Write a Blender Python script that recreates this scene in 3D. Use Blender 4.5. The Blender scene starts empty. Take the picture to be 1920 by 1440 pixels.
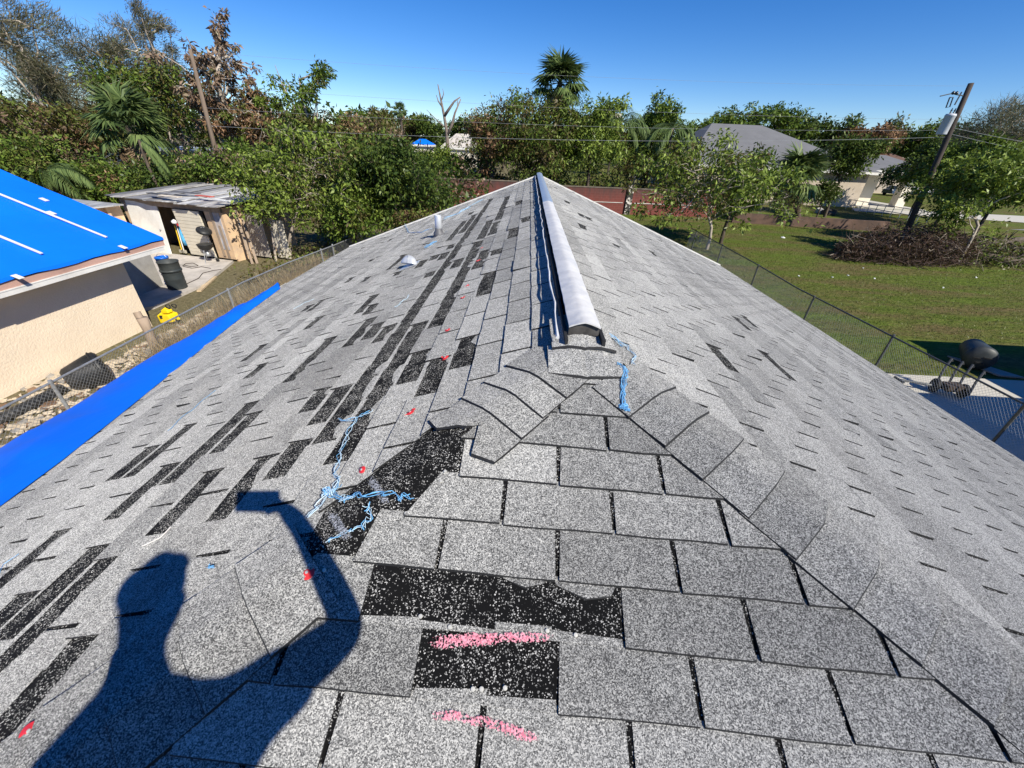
import bpy, bmesh, math, random
import numpy as np
from mathutils import Vector, Matrix
random.seed(7); RNG = np.random.default_rng(7)
S = bpy.context.scene; COL = S.collection
R_ = math.radians

# ------------------------------------------------------------------ camera
Z0 = 4.40                                   # height of the roof ridge above the ground
CAM = np.array([-0.2437, -1.4038, Z0 + 0.6316])
F_PX, PITCH, ROLL, YAW = 738.59, 0.5509, 0.0467, -0.0148
sp, cp, sy, cy = math.sin(PITCH), math.cos(PITCH), math.sin(YAW), math.cos(YAW)
CF = np.array([sy*cp, cy*cp, -sp]); r0 = np.array([cy, -sy, 0.0]); u0_ = np.cross(r0, CF)
CR = math.cos(ROLL)*r0 + math.sin(ROLL)*u0_
CU = -math.sin(ROLL)*r0 + math.cos(ROLL)*u0_
cd = bpy.data.cameras.new('camera'); cam = bpy.data.objects.new('camera', cd); COL.objects.link(cam)
M = Matrix((( CR[0], CU[0], -CF[0], CAM[0]), (CR[1], CU[1], -CF[1], CAM[1]), (CR[2], CU[2], -CF[2], CAM[2]), (0, 0, 0, 1)))
cam.matrix_world = M
cd.sensor_fit = 'HORIZONTAL'; cd.sensor_width = 36.0; cd.lens = F_PX/1920*36.0
cd.clip_start = 0.02; cd.clip_end = 3000
S.camera = cam
# ------------------------------------------------------------------ light
LDIR = Vector((-0.526, 0.549, -0.649)).normalized()
w = bpy.data.worlds.new('World'); S.world = w; w.use_nodes = True
nt = w.node_tree; bg = nt.nodes['Background']
sky = nt.nodes.new('ShaderNodeTexSky'); sky.sky_type = 'NISHITA'; sky.sun_disc = False
sky.sun_elevation = R_(40.5); sky.sun_rotation = math.atan2(0.526, -0.549)
sky.air_density = 1.0; sky.dust_density = 0.0; sky.ozone_density = 5.0; sky.altitude = 1500
hs = nt.nodes.new('ShaderNodeHueSaturation'); hs.inputs['Saturation'].default_value = 1.30; hs.inputs['Hue'].default_value = 0.511
nt.links.new(sky.outputs[0], hs.inputs['Color']); nt.links.new(hs.outputs[0], bg.inputs[0]); bg.inputs[1].default_value = 0.102
sd = bpy.data.lights.new('sun', 'SUN'); sd.energy = 5.0; sd.angle = R_(0.53); sd.color = (1.0, 0.945, 0.83)
so = bpy.data.objects.new('sun', sd); COL.objects.link(so)
so.rotation_euler = LDIR.to_track_quat('-Z', 'Y').to_euler(); so.location = (30, -30, 40)
S.view_settings.view_transform = 'Standard'; S.view_settings.look = 'None'
S.view_settings.exposure = 0.42; S.view_settings.gamma = 1.0
S.render.engine = 'CYCLES'
S.cycles.max_bounces = 6; S.cycles.diffuse_bounces = 3; S.cycles.transparent_max_bounces = 6

# ------------------------------------------------------------------ finding real places for things seen in the photograph
def ray(px, py): return (px-960)/F_PX*CR - (py-720)/F_PX*CU + CF
def G(px, py, z=0.0): d = ray(px, py); return CAM + d*((z-CAM[2])/d[2])
def D(px, py, Y): d = ray(px, py); return CAM + d*((Y-CAM[1])/d[1])
def onplane(px, py, n, c): d = ray(px, py); n = np.array(n); return CAM + d*((c-CAM@n)/(d@n))
def depth(P): return float((np.asarray(P)-CAM)@CF)

# ------------------------------------------------------------------ helpers
def tag(o, label=None, cat=None, group=None, kind=None):
    if label: o['label'] = label
    if cat: o['category'] = cat
    if group: o['group'] = group
    if kind: o['kind'] = kind
    return o
def empty(name, loc=(0, 0, 0), label=None, cat=None, group=None, kind=None):
    o = bpy.data.objects.new(name, None); COL.objects.link(o); o.location = Vector([float(v) for v in loc]); o.empty_display_size = .2
    return tag(o, label, cat, group, kind)
def link_mesh(name, me, mats, parent=None, smooth=False):
    for m in (mats if isinstance(mats, (list, tuple)) else [mats]): me.materials.append(m)
    if smooth:
        me.polygons.foreach_set('use_smooth', [True]*len(me.polygons))
    o = bpy.data.objects.new(name, me); COL.objects.link(o)
    if parent is not None:
        o.parent = parent
        o.matrix_parent_inverse = Matrix.Translation(-parent.location)      # parts are built in world coordinates
    return o
class MB:
    def __init__(s): s.v = []; s.f = []; s.m = []; s.t = []
    def add(s, vs, fs, mi=0, tone=.5):
        o = len(s.v); s.v += [tuple(map(float, v)) for v in vs]
        for f in fs: s.f.append([o+i for i in f]); s.m.append(mi); s.t.append(tone)
        return s
    def box(s, c, size, rz=0.0, mi=0, mat=None):
        hx, hy, hz = size[0]/2, size[1]/2, size[2]/2
        vs = [Vector((x, y, z)) for z in (-hz, hz) for x, y in ((-hx, -hy), (hx, -hy), (hx, hy), (-hx, hy))]
        T = (mat.to_4x4() if mat is not None else Matrix.Rotation(rz, 4, 'Z'))
        vs = [T @ v + Vector([float(a) for a in c]) for v in vs]
        return s.add(vs, [(3, 2, 1, 0), (4, 5, 6, 7), (0, 1, 5, 4), (1, 2, 6, 5), (2, 3, 7, 6), (3, 0, 4, 7)], mi)
    def bbox(s, a, b, mi=0):
        a = np.array(a, float); b = np.array(b, float); return s.box((a+b)/2, np.abs(b-a), 0, mi)
    def beam(s, p, q, w, h, mi=0, up=(0, 0, 1)):
        p = Vector([float(a) for a in p]); q = Vector([float(a) for a in q]); d = q-p; L = d.length; x = d.normalized(); u = Vector(up)
        if abs(x.dot(u)) > .98: u = Vector((0, 1, 0))
        y = u.cross(x).normalized(); z = x.cross(y)
        return s.box((p+q)/2, (L, w, h), 0, mi, Matrix((x, y, z)).transposed())
    def tube(s, path, r, n=6, mi=0, caps=True):
        P = [Vector([float(a) for a in p]) for p in path]; k = len(P)
        rr = r if hasattr(r, '__len__') else [r]*k
        vs = []; fs = []; prev = None
        for i in range(k):
            t = (P[min(i+1, k-1)]-P[max(i-1, 0)])
            t = t.normalized() if t.length > 1e-9 else Vector((0, 0, 1))
            if prev is None: a = t.orthogonal().normalized()
            else:
                a = prev-t*prev.dot(t); a = a.normalized() if a.length > 1e-6 else t.orthogonal().normalized()
            prev = a; b = t.cross(a)
            for j in range(n):
                an = 2*math.pi*j/n; vs.append(P[i]+(a*math.cos(an)+b*math.sin(an))*rr[i])
        for i in range(k-1):
            for j in range(n):
                fs.append((i*n+j, i*n+(j+1) % n, (i+1)*n+(j+1) % n, (i+1)*n+j))
        if caps: fs += [tuple(range(n-1, -1, -1)), tuple(range((k-1)*n, k*n))]
        return s.add(vs, fs, mi)
    def lathe(s, prof, origin=(0, 0, 0), n=24, mi=0, mat=None):
        vs = []; fs = []; T = mat.to_4x4() if mat is not None else Matrix.Identity(4); O = Vector([float(a) for a in origin])
        for r, z in prof:
            for j in range(n):
                a = 2*math.pi*j/n; vs.append(T @ Vector((r*math.cos(a), r*math.sin(a), z)) + O)
        for i in range(len(prof)-1):
            for j in range(n): fs.append((i*n+j, i*n+(j+1) % n, (i+1)*n+(j+1) % n, (i+1)*n+j))
        if prof[0][0] > 1e-4: fs.append(tuple(range(n-1, -1, -1)))
        if prof[-1][0] > 1e-4: fs.append(tuple(range((len(prof)-1)*n, len(prof)*n)))
        return s.add(vs, fs, mi)
    def prism(s, poly, z0, z1, mi=0):
        n = len(poly); vs = [(x, y, z0) for x, y in poly]+[(x, y, z1) for x, y in poly]
        return s.add(vs, [tuple(range(n-1, -1, -1)), tuple(range(n, 2*n))]+[(i, (i+1) % n, n+(i+1) % n, n+i) for i in range(n)], mi)
    def slab(s, pts, th, mi=0):
        """a 3-D polygon given a thickness downwards along its normal"""
        P = [Vector([float(a) for a in p]) for p in pts]; nrm = (P[1]-P[0]).cross(P[2]-P[0]).normalized(); n = len(P)
        vs = P+[p-nrm*th for p in P]
        return s.add(vs, [tuple(range(n)), tuple(range(2*n-1, n-1, -1))]+[(i, n+i, n+(i+1) % n, (i+1) % n) for i in range(n)], mi)
    def build(s, name, mats, parent=None, smooth=False, tone=False):
        me = bpy.data.meshes.new(name); me.from_pydata(s.v, [], s.f)
        me.polygons.foreach_set('material_index', s.m)
        if tone:
            a = me.attributes.new('tone', 'FLOAT', 'FACE'); a.data.foreach_set('value', s.t)
        me.update()
        return link_mesh(name, me, mats, parent, smooth)

# ------------------------------------------------------------------ materials
def newmat(name):
    m = bpy.data.materials.new(name); m.use_nodes = True; nt = m.node_tree; b = nt.nodes['Principled BSDF']; return m, nt, b
def N(nt, kind, **kw):
    n = nt.nodes.new(kind)
    for k, v in kw.items():
        if k in n.inputs: n.inputs[k].default_value = v
        else: setattr(n, k, v)
    return n
def ramp(nt, stops, interp='LINEAR'):
    r = nt.nodes.new('ShaderNodeValToRGB'); e = r.color_ramp.elements; r.color_ramp.interpolation = interp
    while len(e) < len(stops): e.new(.5)
    for el, (p, c) in zip(e, stops): el.position = p; el.color = (*c, 1) if len(c) == 3 else c
    return r
def mixc(nt, fac, a, b, mode='MIX'):
    n = nt.nodes.new('ShaderNodeMix'); n.data_type = 'RGBA'; n.blend_type = mode
    for i, v in ((0, fac), (6, a), (7, b)):
        if isinstance(v, bpy.types.NodeSocket): nt.links.new(v, n.inputs[i])
        else: n.inputs[i].default_value = v if i == 0 else ((*v, 1) if len(v) == 3 else v)
    return n.outputs[2]
def mth(nt, op, a, b=0.0, clamp=False):
    n = nt.nodes.new('ShaderNodeMath'); n.operation = op; n.use_clamp = clamp
    for i, v in ((0, a), (1, b)):
        if isinstance(v, bpy.types.NodeSocket): nt.links.new(v, n.inputs[i])
        else: n.inputs[i].default_value = v
    return n.outputs[0]
def bump(nt, b, h, strength=.3, dist=.01):
    n = nt.nodes.new('ShaderNodeBump'); n.inputs['Strength'].default_value = strength; n.inputs['Distance'].default_value = dist
    nt.links.new(h, n.inputs['Height']); nt.links.new(n.outputs[0], b.inputs['Normal'])
def plain(name, col, rough=.6, var=.15, scale=3.0, metal=0.0, bstr=0.0, bscale=40.0, spec=.4, dirt=None, dirt_amt=.5, dirt_scale=1.5, stretch=None):
    m, nt, b = newmat(name); tc = N(nt, 'ShaderNodeTexCoord'); vec = tc.outputs['Object']
    if stretch:
        mp = N(nt, 'ShaderNodeMapping'); mp.inputs['Scale'].default_value = stretch; nt.links.new(vec, mp.inputs[0]); vec = mp.outputs[0]
    nz = N(nt, 'ShaderNodeTexNoise', Scale=scale, Detail=6.0, Roughness=.6); nt.links.new(vec, nz.inputs['Vector'])
    lo = tuple(c*(1-var*1.6) for c in col); hi = tuple(min(1, c*(1+var*1.6)) for c in col)
    r = ramp(nt, [(.25, lo), (.75, hi)]); nt.links.new(nz.outputs[0], r.inputs[0]); c = r.outputs[0]
    if dirt:
        nz2 = N(nt, 'ShaderNodeTexNoise', Scale=dirt_scale, Detail=8.0, Roughness=.7); nt.links.new(vec, nz2.inputs['Vector'])
        r2 = ramp(nt, [(.45, (0, 0, 0)), (.68, (dirt_amt,)*3)]); nt.links.new(nz2.outputs[0], r2.inputs[0])
        c = mixc(nt, r2.outputs[0], c, dirt)
    nt.links.new(c, b.inputs['Base Color']); b.inputs['Roughness'].default_value = rough; b.inputs['Metallic'].default_value = metal
    b.inputs['Specular IOR Level'].default_value = spec
    if bstr:
        nb = N(nt, 'ShaderNodeTexNoise', Scale=bscale, Detail=4.0); nt.links.new(vec, nb.inputs['Vector']); bump(nt, b, nb.outputs[0], bstr, .02)
    return m

def shingle_mat():
    m, nt, b = newmat('shingle granules'); tc = N(nt, 'ShaderNodeTexCoord'); vec = tc.outputs['Object']
    vo = N(nt, 'ShaderNodeTexVoronoi', Scale=470.0); nt.links.new(vec, vo.inputs['Vector'])
    sep = N(nt, 'ShaderNodeSeparateColor'); nt.links.new(vo.outputs['Color'], sep.inputs[0])
    g1 = N(nt, 'ShaderNodeTexNoise', Scale=34.0, Detail=5.0, Roughness=.7); nt.links.new(vec, g1.inputs['Vector'])
    g2 = N(nt, 'ShaderNodeTexNoise', Scale=1.1, Detail=5.0, Roughness=.6); nt.links.new(vec, g2.inputs['Vector'])
    at = N(nt, 'ShaderNodeAttribute', attribute_name='tone')
    # share of pale granules shifts with wear and from tab to tab
    x = mth(nt, 'ADD', sep.outputs[0], mth(nt, 'MULTIPLY', mth(nt, 'SUBTRACT', g1.outputs[0], .5), .55))
    x = mth(nt, 'ADD', x, mth(nt, 'MULTIPLY', mth(nt, 'SUBTRACT', g2.outputs[0], .5), .35))
    x = mth(nt, 'ADD', x, mth(nt, 'MULTIPLY', mth(nt, 'SUBTRACT', at.outputs['Fac'], .5), .55), True)
    r = ramp(nt, [(.0, (.05, .05, .05)), (.20, (.10, .10, .099)), (.40, (.20, .199, .194)), (.62, (.32, .318, .307)), (.85, (.46, .455, .434)), (1.0, (.62, .61, .58))])
    nt.links.new(x, r.inputs[0])
    g3 = N(nt, 'ShaderNodeTexNoise', Scale=.55, Detail=6.0, Roughness=.65)
    mp = N(nt, 'ShaderNodeMapping'); mp.inputs['Scale'].default_value = (1, .45, 1); nt.links.new(vec, mp.inputs[0]); nt.links.new(mp.outputs[0], g3.inputs['Vector'])
    r3 = ramp(nt, [(.54, (0, 0, 0)), (.78, (.38, .38, .38))]); nt.links.new(g3.outputs[0], r3.inputs[0])
    c = mixc(nt, r3.outputs[0], r.outputs[0], (.16, .15, .14))
    nt.links.new(c, b.inputs['Base Color']); b.inputs['Roughness'].default_value = .9; b.inputs['Specular IOR Level'].default_value = .25; b.inputs['Diffuse Roughness'].default_value = 1.0
    bump(nt, b, sep.outputs[1], .5, .005)
    return m
def bare_mat(name, thr=.86, base=(.012, .012, .013)):
    """asphalt sheet with granules left on it here and there"""
    m, nt, b = newmat(name); tc = N(nt, 'ShaderNodeTexCoord'); vec = tc.outputs['Object']
    vo = N(nt, 'ShaderNodeTexVoronoi', Scale=420.0); nt.links.new(vec, vo.inputs['Vector'])
    sep = N(nt, 'ShaderNodeSeparateColor'); nt.links.new(vo.outputs['Color'], sep.inputs[0])
    g1 = N(nt, 'ShaderNodeTexNoise', Scale=13.0, Detail=6.0, Roughness=.7); nt.links.new(vec, g1.inputs['Vector'])
    x = mth(nt, 'ADD', sep.outputs[0], mth(nt, 'MULTIPLY', mth(nt, 'SUBTRACT', g1.outputs[0], .5), .85))
    r = ramp(nt, [(thr-.03, (0, 0, 0)), (thr+.03, (1, 1, 1))]); nt.links.new(x, r.inputs[0])
    r2 = ramp(nt, [(.0, (.12, .12, .12)), (.6, (.38, .375, .36)), (1.0, (.66, .65, .63))]); nt.links.new(sep.outputs[1], r2.inputs[0])
    c = mixc(nt, r.outputs[0], base, r2.outputs[0])
    nt.links.new(c, b.inputs['Base Color']); b.inputs['Roughness'].default_value = .95; b.inputs['Specular IOR Level'].default_value = .06; b.inputs['Diffuse Roughness'].default_value = 1.0
    bump(nt, b, x, .4, .004)
    return m
def leaf_mat(name, pal):
    m, nt, b = newmat(name); at = N(nt, 'ShaderNodeAttribute', attribute_name='tone')
    k = len(pal); r = ramp(nt, [(i/(k-1), c) for i, c in enumerate(pal)]); nt.links.new(at.outputs['Fac'], r.inputs[0])
    nt.links.new(r.outputs[0], b.inputs['Base Color']); b.inputs['Roughness'].default_value = .42; b.inputs['Specular IOR Level'].default_value = .2
    tr = N(nt, 'ShaderNodeBsdfTranslucent'); c2 = mixc(nt, .35, r.outputs[0], (.10, .13, .02), 'ADD'); nt.links.new(c2, tr.inputs[0])
    mx = N(nt, 'ShaderNodeMixShader'); mx.inputs[0].default_value = .18
    nt.links.new(b.outputs[0], mx.inputs[1]); nt.links.new(tr.outputs[0], mx.inputs[2]); nt.links.new(mx.outputs[0], nt.nodes['Material Output'].inputs[0])
    return m
MAT = {}
MAT['shingle'] = shingle_mat()
MAT['bare'] = bare_mat('bare asphalt', .885, (.009, .009, .0095))
MAT['bare_thin'] = bare_mat('worn asphalt', .60, (.02, .02, .021))
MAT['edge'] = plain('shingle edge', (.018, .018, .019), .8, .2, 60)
MAT['white_paint'] = plain('white paint', (.74, .72, .67), .5, .06, 2, dirt=(.35, .30, .24), dirt_amt=.35)
MAT['fascia'] = plain('weathered pink fascia', (.55, .34, .27), .6, .15, 3, dirt=(.2, .12, .09), dirt_amt=.6)
MAT['stucco'] = plain('cream stucco', (.80, .665, .50), .85, .04, 1.2, bstr=.5, bscale=26, dirt=(.64, .51, .38), dirt_amt=.3, dirt_scale=.9)
MAT['grey_wall'] = plain('grey render', (.36, .34, .31), .9, .12, 2, bstr=.3, bscale=30, dirt=(.18, .17, .16), dirt_amt=.5)
MAT['tarp'] = plain('blue tarp', (.004, .165, .84), .55, .06, .8, bstr=.45, bscale=4, spec=.12)
MAT['batten'] = plain('pale batten', (.72, .68, .62), .6, .08, 4)
MAT['concrete'] = plain('concrete', (.54, .49, .43), .85, .12, 1.2, bstr=.2, bscale=60, dirt=(.22, .20, .17), dirt_amt=.5, dirt_scale=1.6)
MAT['slab'] = plain('pale concrete', (.52, .49, .42), .85, .06, 1.5, bstr=.15, bscale=60, dirt=(.4, .36, .3), dirt_amt=.4)
MAT['redwall'] = None
MAT['galv'] = plain('galvanised steel', (.40, .41, .42), .45, .2, 20, metal=.6)
MAT['dark_galv'] = plain('dark weathered steel', (.10, .105, .11), .55, .2, 20, metal=.4)
MAT['black_plastic'] = plain('black plastic', (.014, .015, .016), .5, .3, 5, dirt=(.10, .095, .085), dirt_amt=.4)
MAT['grey_plastic'] = plain('dark grey plastic', (.035, .042, .044), .5, .2, 4, dirt=(.10, .10, .09), dirt_amt=.4)
MAT['blue_plastic'] = plain('blue plastic', (.01, .13, .55), .35, .1, 4)
MAT['yellow'] = plain('yellow plastic', (.80, .58, .01), .4, .08, 6)
MAT['wood'] = plain('weathered wood', (.33, .25, .18), .8, .25, 6, stretch=(1, 1, .2), dirt=(.15, .11, .08), dirt_amt=.5)
MAT['lumber'] = plain('fresh lumber', (.55, .42, .26), .7, .12, 6)
MAT['pole'] = plain('pole wood', (.17, .125, .09), .85, .3, 6, stretch=(1, 1, .12), bstr=.3)
MAT['dark_pole'] = plain('dark pole wood', (.055, .042, .035), .85, .3, 6, stretch=(1, 1, .12), bstr=.3)
MAT['bark'] = plain('bark', (.085, .065, .048), .9, .35, 7, stretch=(1, 1, .3), bstr=.4)
MAT['palebark'] = plain('pale bark', (.40, .34, .28), .85, .3, 7, stretch=(1, 1, .3))
MAT['deadwood'] = plain('dead wood', (.20, .16, .13), .85, .3, 9)
MAT['steel_white'] = plain('vent metal', (.58, .60, .62), .38, .06, 8, metal=.25, dirt=(.33, .33, .33), dirt_amt=.35, dirt_scale=7)
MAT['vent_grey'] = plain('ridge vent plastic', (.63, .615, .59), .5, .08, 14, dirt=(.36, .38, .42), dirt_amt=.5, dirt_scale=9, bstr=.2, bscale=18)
MAT['vent_sky_tint'] = plain('sky-tinted vent plastic', (.30, .36, .45), .3, .08, 14, dirt=(.38, .43, .50), dirt_amt=.4, dirt_scale=9)  # blue-grey base colour carries the sky reflected on this length
MAT['twine'] = plain('blue twine', (.16, .42, .78), .6, .3, 30)
MAT['twine_pale'] = plain('pale blue twine', (.52, .68, .85), .6, .2, 30)
MAT['red_plastic'] = plain('red plastic', (.72, .035, .04), .35, .1, 20)
MAT['nail'] = plain('zinc', (.62, .60, .54), .35, .2, 80, metal=.3)
MAT['roof_metal'] = plain('patched sheet roofing', (.52, .52, .52), .45, .25, 1.6, metal=.2, stretch=(3, .7, 1), dirt=(.13, .12, .11), dirt_amt=.8, dirt_scale=1.8)
MAT['peach'] = plain('peach board', (.66, .46, .28), .7, .15, 2, dirt=(.40, .33, .27), dirt_amt=.6, dirt_scale=2.5)
MAT['siding'] = plain('cream siding', (.66, .60, .48), .6, .06, 2)
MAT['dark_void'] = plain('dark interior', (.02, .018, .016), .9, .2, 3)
MAT['greyroof'] = plain('grey shingle roof', (.155, .155, .16), .9, .12, 1.0, dirt=(.10, .10, .10), dirt_amt=.5, dirt_scale=.5)
MAT['brownroof'] = plain('brown shingle roof', (.13, .075, .058), .9, .15, 1.0)
MAT['beige'] = plain('beige wall', (.50, .42, .33), .85, .08, 1.5)
MAT['cream'] = plain('cream wall', (.70, .64, .52), .8, .06, 1.5)
MAT['glass'] = plain('dark glass', (.02, .025, .03), .1, .1, 2, spec=.8)
MAT['carpaint_dark'] = plain('dark car paint', (.03, .04, .05), .25, .1, 2, spec=.7)
MAT['carpaint_white'] = plain('white car paint', (.70, .70, .70), .25, .05, 2, spec=.7)
MAT['rubber'] = plain('rubber', (.015, .015, .015), .8, .2, 9)
MAT['wire'] = plain('power cable', (.22, .23, .24), .5, .1, 2)
MAT['hose'] = plain('dark cable', (.05, .035, .03), .6, .2, 5)
MAT['xfmr'] = plain('transformer grey', (.55, .57, .60), .4, .05, 4)
MAT['cardboard'] = plain('rust brown', (.22, .12, .06), .8, .3, 9)
MAT['skin'] = plain('skin', (.45, .26, .18), .5, .05, 8)
MAT['hair'] = plain('dark hair', (.025, .018, .014), .6, .3, 60)
MAT['shirt'] = plain('navy shirt', (.045, .06, .10), .85, .1, 20)
MAT['trousers'] = plain('khaki trousers', (.22, .18, .13), .85, .1, 20)
MAT['shoe'] = plain('brown boots', (.07, .045, .03), .6, .15, 20)
MAT['white_trash'] = plain('white plastic bag', (.75, .75, .74), .5, .05, 5)
def redwall_mat():
    m, nt, b = newmat('stained red block wall'); tc = N(nt, 'ShaderNodeTexCoord'); vec = tc.outputs['Object']
    mp = N(nt, 'ShaderNodeMapping'); mp.inputs['Rotation'].default_value = (R_(90), 0, 0); nt.links.new(vec, mp.inputs[0])
    br = N(nt, 'ShaderNodeTexBrick', Scale=1.0); br.inputs['Brick Width'].default_value = .41; br.inputs['Row Height'].default_value = .205; br.inputs['Mortar Size'].default_value = .008
    br.inputs['Color1'].default_value = (.15, .036, .027, 1); br.inputs['Color2'].default_value = (.175, .043, .032, 1); br.inputs['Mortar'].default_value = (.21, .08, .065, 1)
    nt.links.new(mp.outputs[0], br.inputs['Vector'])
    sx = N(nt, 'ShaderNodeSeparateXYZ'); nt.links.new(vec, sx.inputs[0])
    m2 = N(nt, 'ShaderNodeMapping'); m2.inputs['Scale'].default_value = (1.4, 1, .25); nt.links.new(vec, m2.inputs[0])
    nz = N(nt, 'ShaderNodeTexNoise', Scale=2.2, Detail=8.0, Roughness=.7); nt.links.new(m2.outputs[0], nz.inputs['Vector'])
    # black mould running down from the top of the wall
    hgt = mth(nt, 'MULTIPLY', mth(nt, 'SUBTRACT', sx.outputs[2], 1.15), .9)
    k = mth(nt, 'ADD', hgt, mth(nt, 'MULTIPLY', mth(nt, 'SUBTRACT', nz.outputs[0], .5), 2.0), True)
    c = mixc(nt, mth(nt, 'MULTIPLY', k, .85), br.outputs[0], (.045, .034, .03))
    nt.links.new(c, b.inputs['Base Color']); b.inputs['Roughness'].default_value = .85
    return m
MAT['redwall'] = redwall_mat()
def pebble_mat():
    m, nt, b = newmat('black and white stone facing'); tc = N(nt, 'ShaderNodeTexCoord')
    vo = N(nt, 'ShaderNodeTexVoronoi', Scale=7.0); nt.links.new(tc.outputs['Object'], vo.inputs['Vector'])
    sep = N(nt, 'ShaderNodeSeparateColor'); nt.links.new(vo.outputs['Color'], sep.inputs[0])
    r = ramp(nt, [(.35, (.04, .035, .03)), (.55, (.32, .28, .24)), (.8, (.62, .58, .52))], 'CONSTANT'); nt.links.new(sep.outputs[0], r.inputs[0])
    nt.links.new(r.outputs[0], b.inputs['Base Color']); bump(nt, b, vo.outputs['Distance'], .6, .05); b.inputs['Roughness'].default_value = .8
    return m
MAT['pebble'] = pebble_mat()
def ground_mat():
    m, nt, b = newmat('grass and dirt'); tc = N(nt, 'ShaderNodeTexCoord'); vec = tc.outputs['Object']
    sx = N(nt, 'ShaderNodeSeparateXYZ'); nt.links.new(vec, sx.inputs[0])
    n1 = N(nt, 'ShaderNodeTexNoise', Scale=.22, Detail=8.0, Roughness=.65); nt.links.new(vec, n1.inputs['Vector'])
    n2 = N(nt, 'ShaderNodeTexNoise', Scale=9.0, Detail=8.0, Roughness=.75); nt.links.new(vec, n2.inputs['Vector'])
    n3 = N(nt, 'ShaderNodeTexNoise', Scale=.05, Detail=6.0, Roughness=.6)
    mp = N(nt, 'ShaderNodeMapping'); mp.inputs['Scale'].default_value = (.8, 3.0, 1); mp.inputs['Rotation'].default_value = (0, 0, R_(28)); nt.links.new(vec, mp.inputs[0])
    n4 = N(nt, 'ShaderNodeTexNoise', Scale=.22, Detail=8.0, Roughness=.7); nt.links.new(mp.outputs[0], n4.inputs['Vector']); nt.links.new(vec, n3.inputs['Vector'])
    g = ramp(nt, [(.28, (.038, .062, .010)), (.5, (.095, .135, .020)), (.72, (.18, .21, .04))]); nt.links.new(n2.outputs[0], g.inputs[0])
    br = ramp(nt, [(.3, (.065, .05, .022)), (.7, (.20, .155, .07))]); nt.links.new(n2.outputs[0], br.inputs[0])
    f = ramp(nt, [(.43, (0, 0, 0)), (.60, (.9, .9, .9))]); nt.links.new(n4.outputs[0], f.inputs[0])
    n5 = N(nt, 'ShaderNodeTexNoise', Scale=1.7, Detail=8.0, Roughness=.75); nt.links.new(mp.outputs[0], n5.inputs['Vector'])
    r5 = ramp(nt, [(.3, (.55, .55, .5)), (.7, (1.35, 1.32, 1.3))]); nt.links.new(n5.outputs[0], r5.inputs[0])
    lawn = mixc(nt, 1.0, mixc(nt, f.outputs[0], g.outputs[0], br.outputs[0]), r5.outputs[0], 'MULTIPLY')
    dirt = ramp(nt, [(.3, (.07, .05, .033)), (.5, (.17, .13, .085)), (.75, (.33, .27, .19))]); nt.links.new(n2.outputs[0], dirt.inputs[0])
    weeds = mixc(nt, mth(nt, 'MULTIPLY', n1.outputs[0], .45), dirt.outputs[0], g.outputs[0])
    lx = mth(nt, 'ADD', mth(nt, 'MULTIPLY', mth(nt, 'ADD', sx.outputs[0], 2.0), .25), mth(nt, 'MULTIPLY', mth(nt, 'SUBTRACT', n1.outputs[0], .5), 1.0), True)
    c = mixc(nt, lx, weeds, lawn)
    nt.links.new(c, b.inputs['Base Color']); b.inputs['Roughness'].default_value = .95; b.inputs['Specular IOR Level'].default_value = .1
    bump(nt, b, n2.outputs[0], .8, .05)
    return m
MAT['ground'] = ground_mat()
PAL = dict(
 green=[(.020, .036, .007), (.050, .082, .012), (.090, .130, .020), (.145, .175, .035)],
 lime=[(.036, .055, .010), (.080, .115, .017), (.135, .175, .030), (.19, .235, .055)],
 dark=[(.011, .021, .005), (.030, .050, .010), (.062, .090, .016), (.11, .14, .028)],
 olive=[(.045, .030, .014), (.075, .060, .022), (.075, .105, .020), (.13, .165, .035)],
 torn=[(.05, .032, .022), (.13, .085, .055), (.21, .15, .105), (.085, .095, .035)],
 brown=[(.065, .038, .022), (.15, .085, .045), (.23, .14, .08), (.12, .10, .04)],
 wispy=[(.045, .048, .026), (.085, .082, .045), (.14, .118, .08), (.065, .09, .03)],
 palm=[(.025, .042, .014), (.055, .085, .028), (.10, .135, .045), (.17, .19, .075)],
 dead=[(.10, .065, .035), (.19, .13, .075), (.28, .21, .13)],
 lawn=[(.040, .065, .010), (.085, .125, .020), (.14, .165, .035), (.19, .175, .06)],
 straw=[(.17, .12, .06), (.36, .27, .15), (.55, .44, .26)])
for k, v in PAL.items():
    g_ = 1.0 if k in ('lawn', 'straw') else 1.55
    MAT['leaf_'+k] = leaf_mat('foliage '+k, [tuple(min(.8, c*g_) for c in q) for q in v])
# ================================================================== the ground and the paved areas
def sheet(name, pts, z, m, th=.0):
    b = MB()
    if th: b.prism(pts, z-th, z)
    else: b.add([(x, y, z) for x, y in pts], [tuple(range(len(pts)))])
    return tag(b.build(name, m), kind='structure')
b = MB(); b.add([(-900, -300, 0), (900, -300, 0), (900, 1500, 0), (-900, 1500, 0)], [(0, 1, 2, 3)])
tag(b.build('ground', MAT['ground']), kind='structure')

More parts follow.
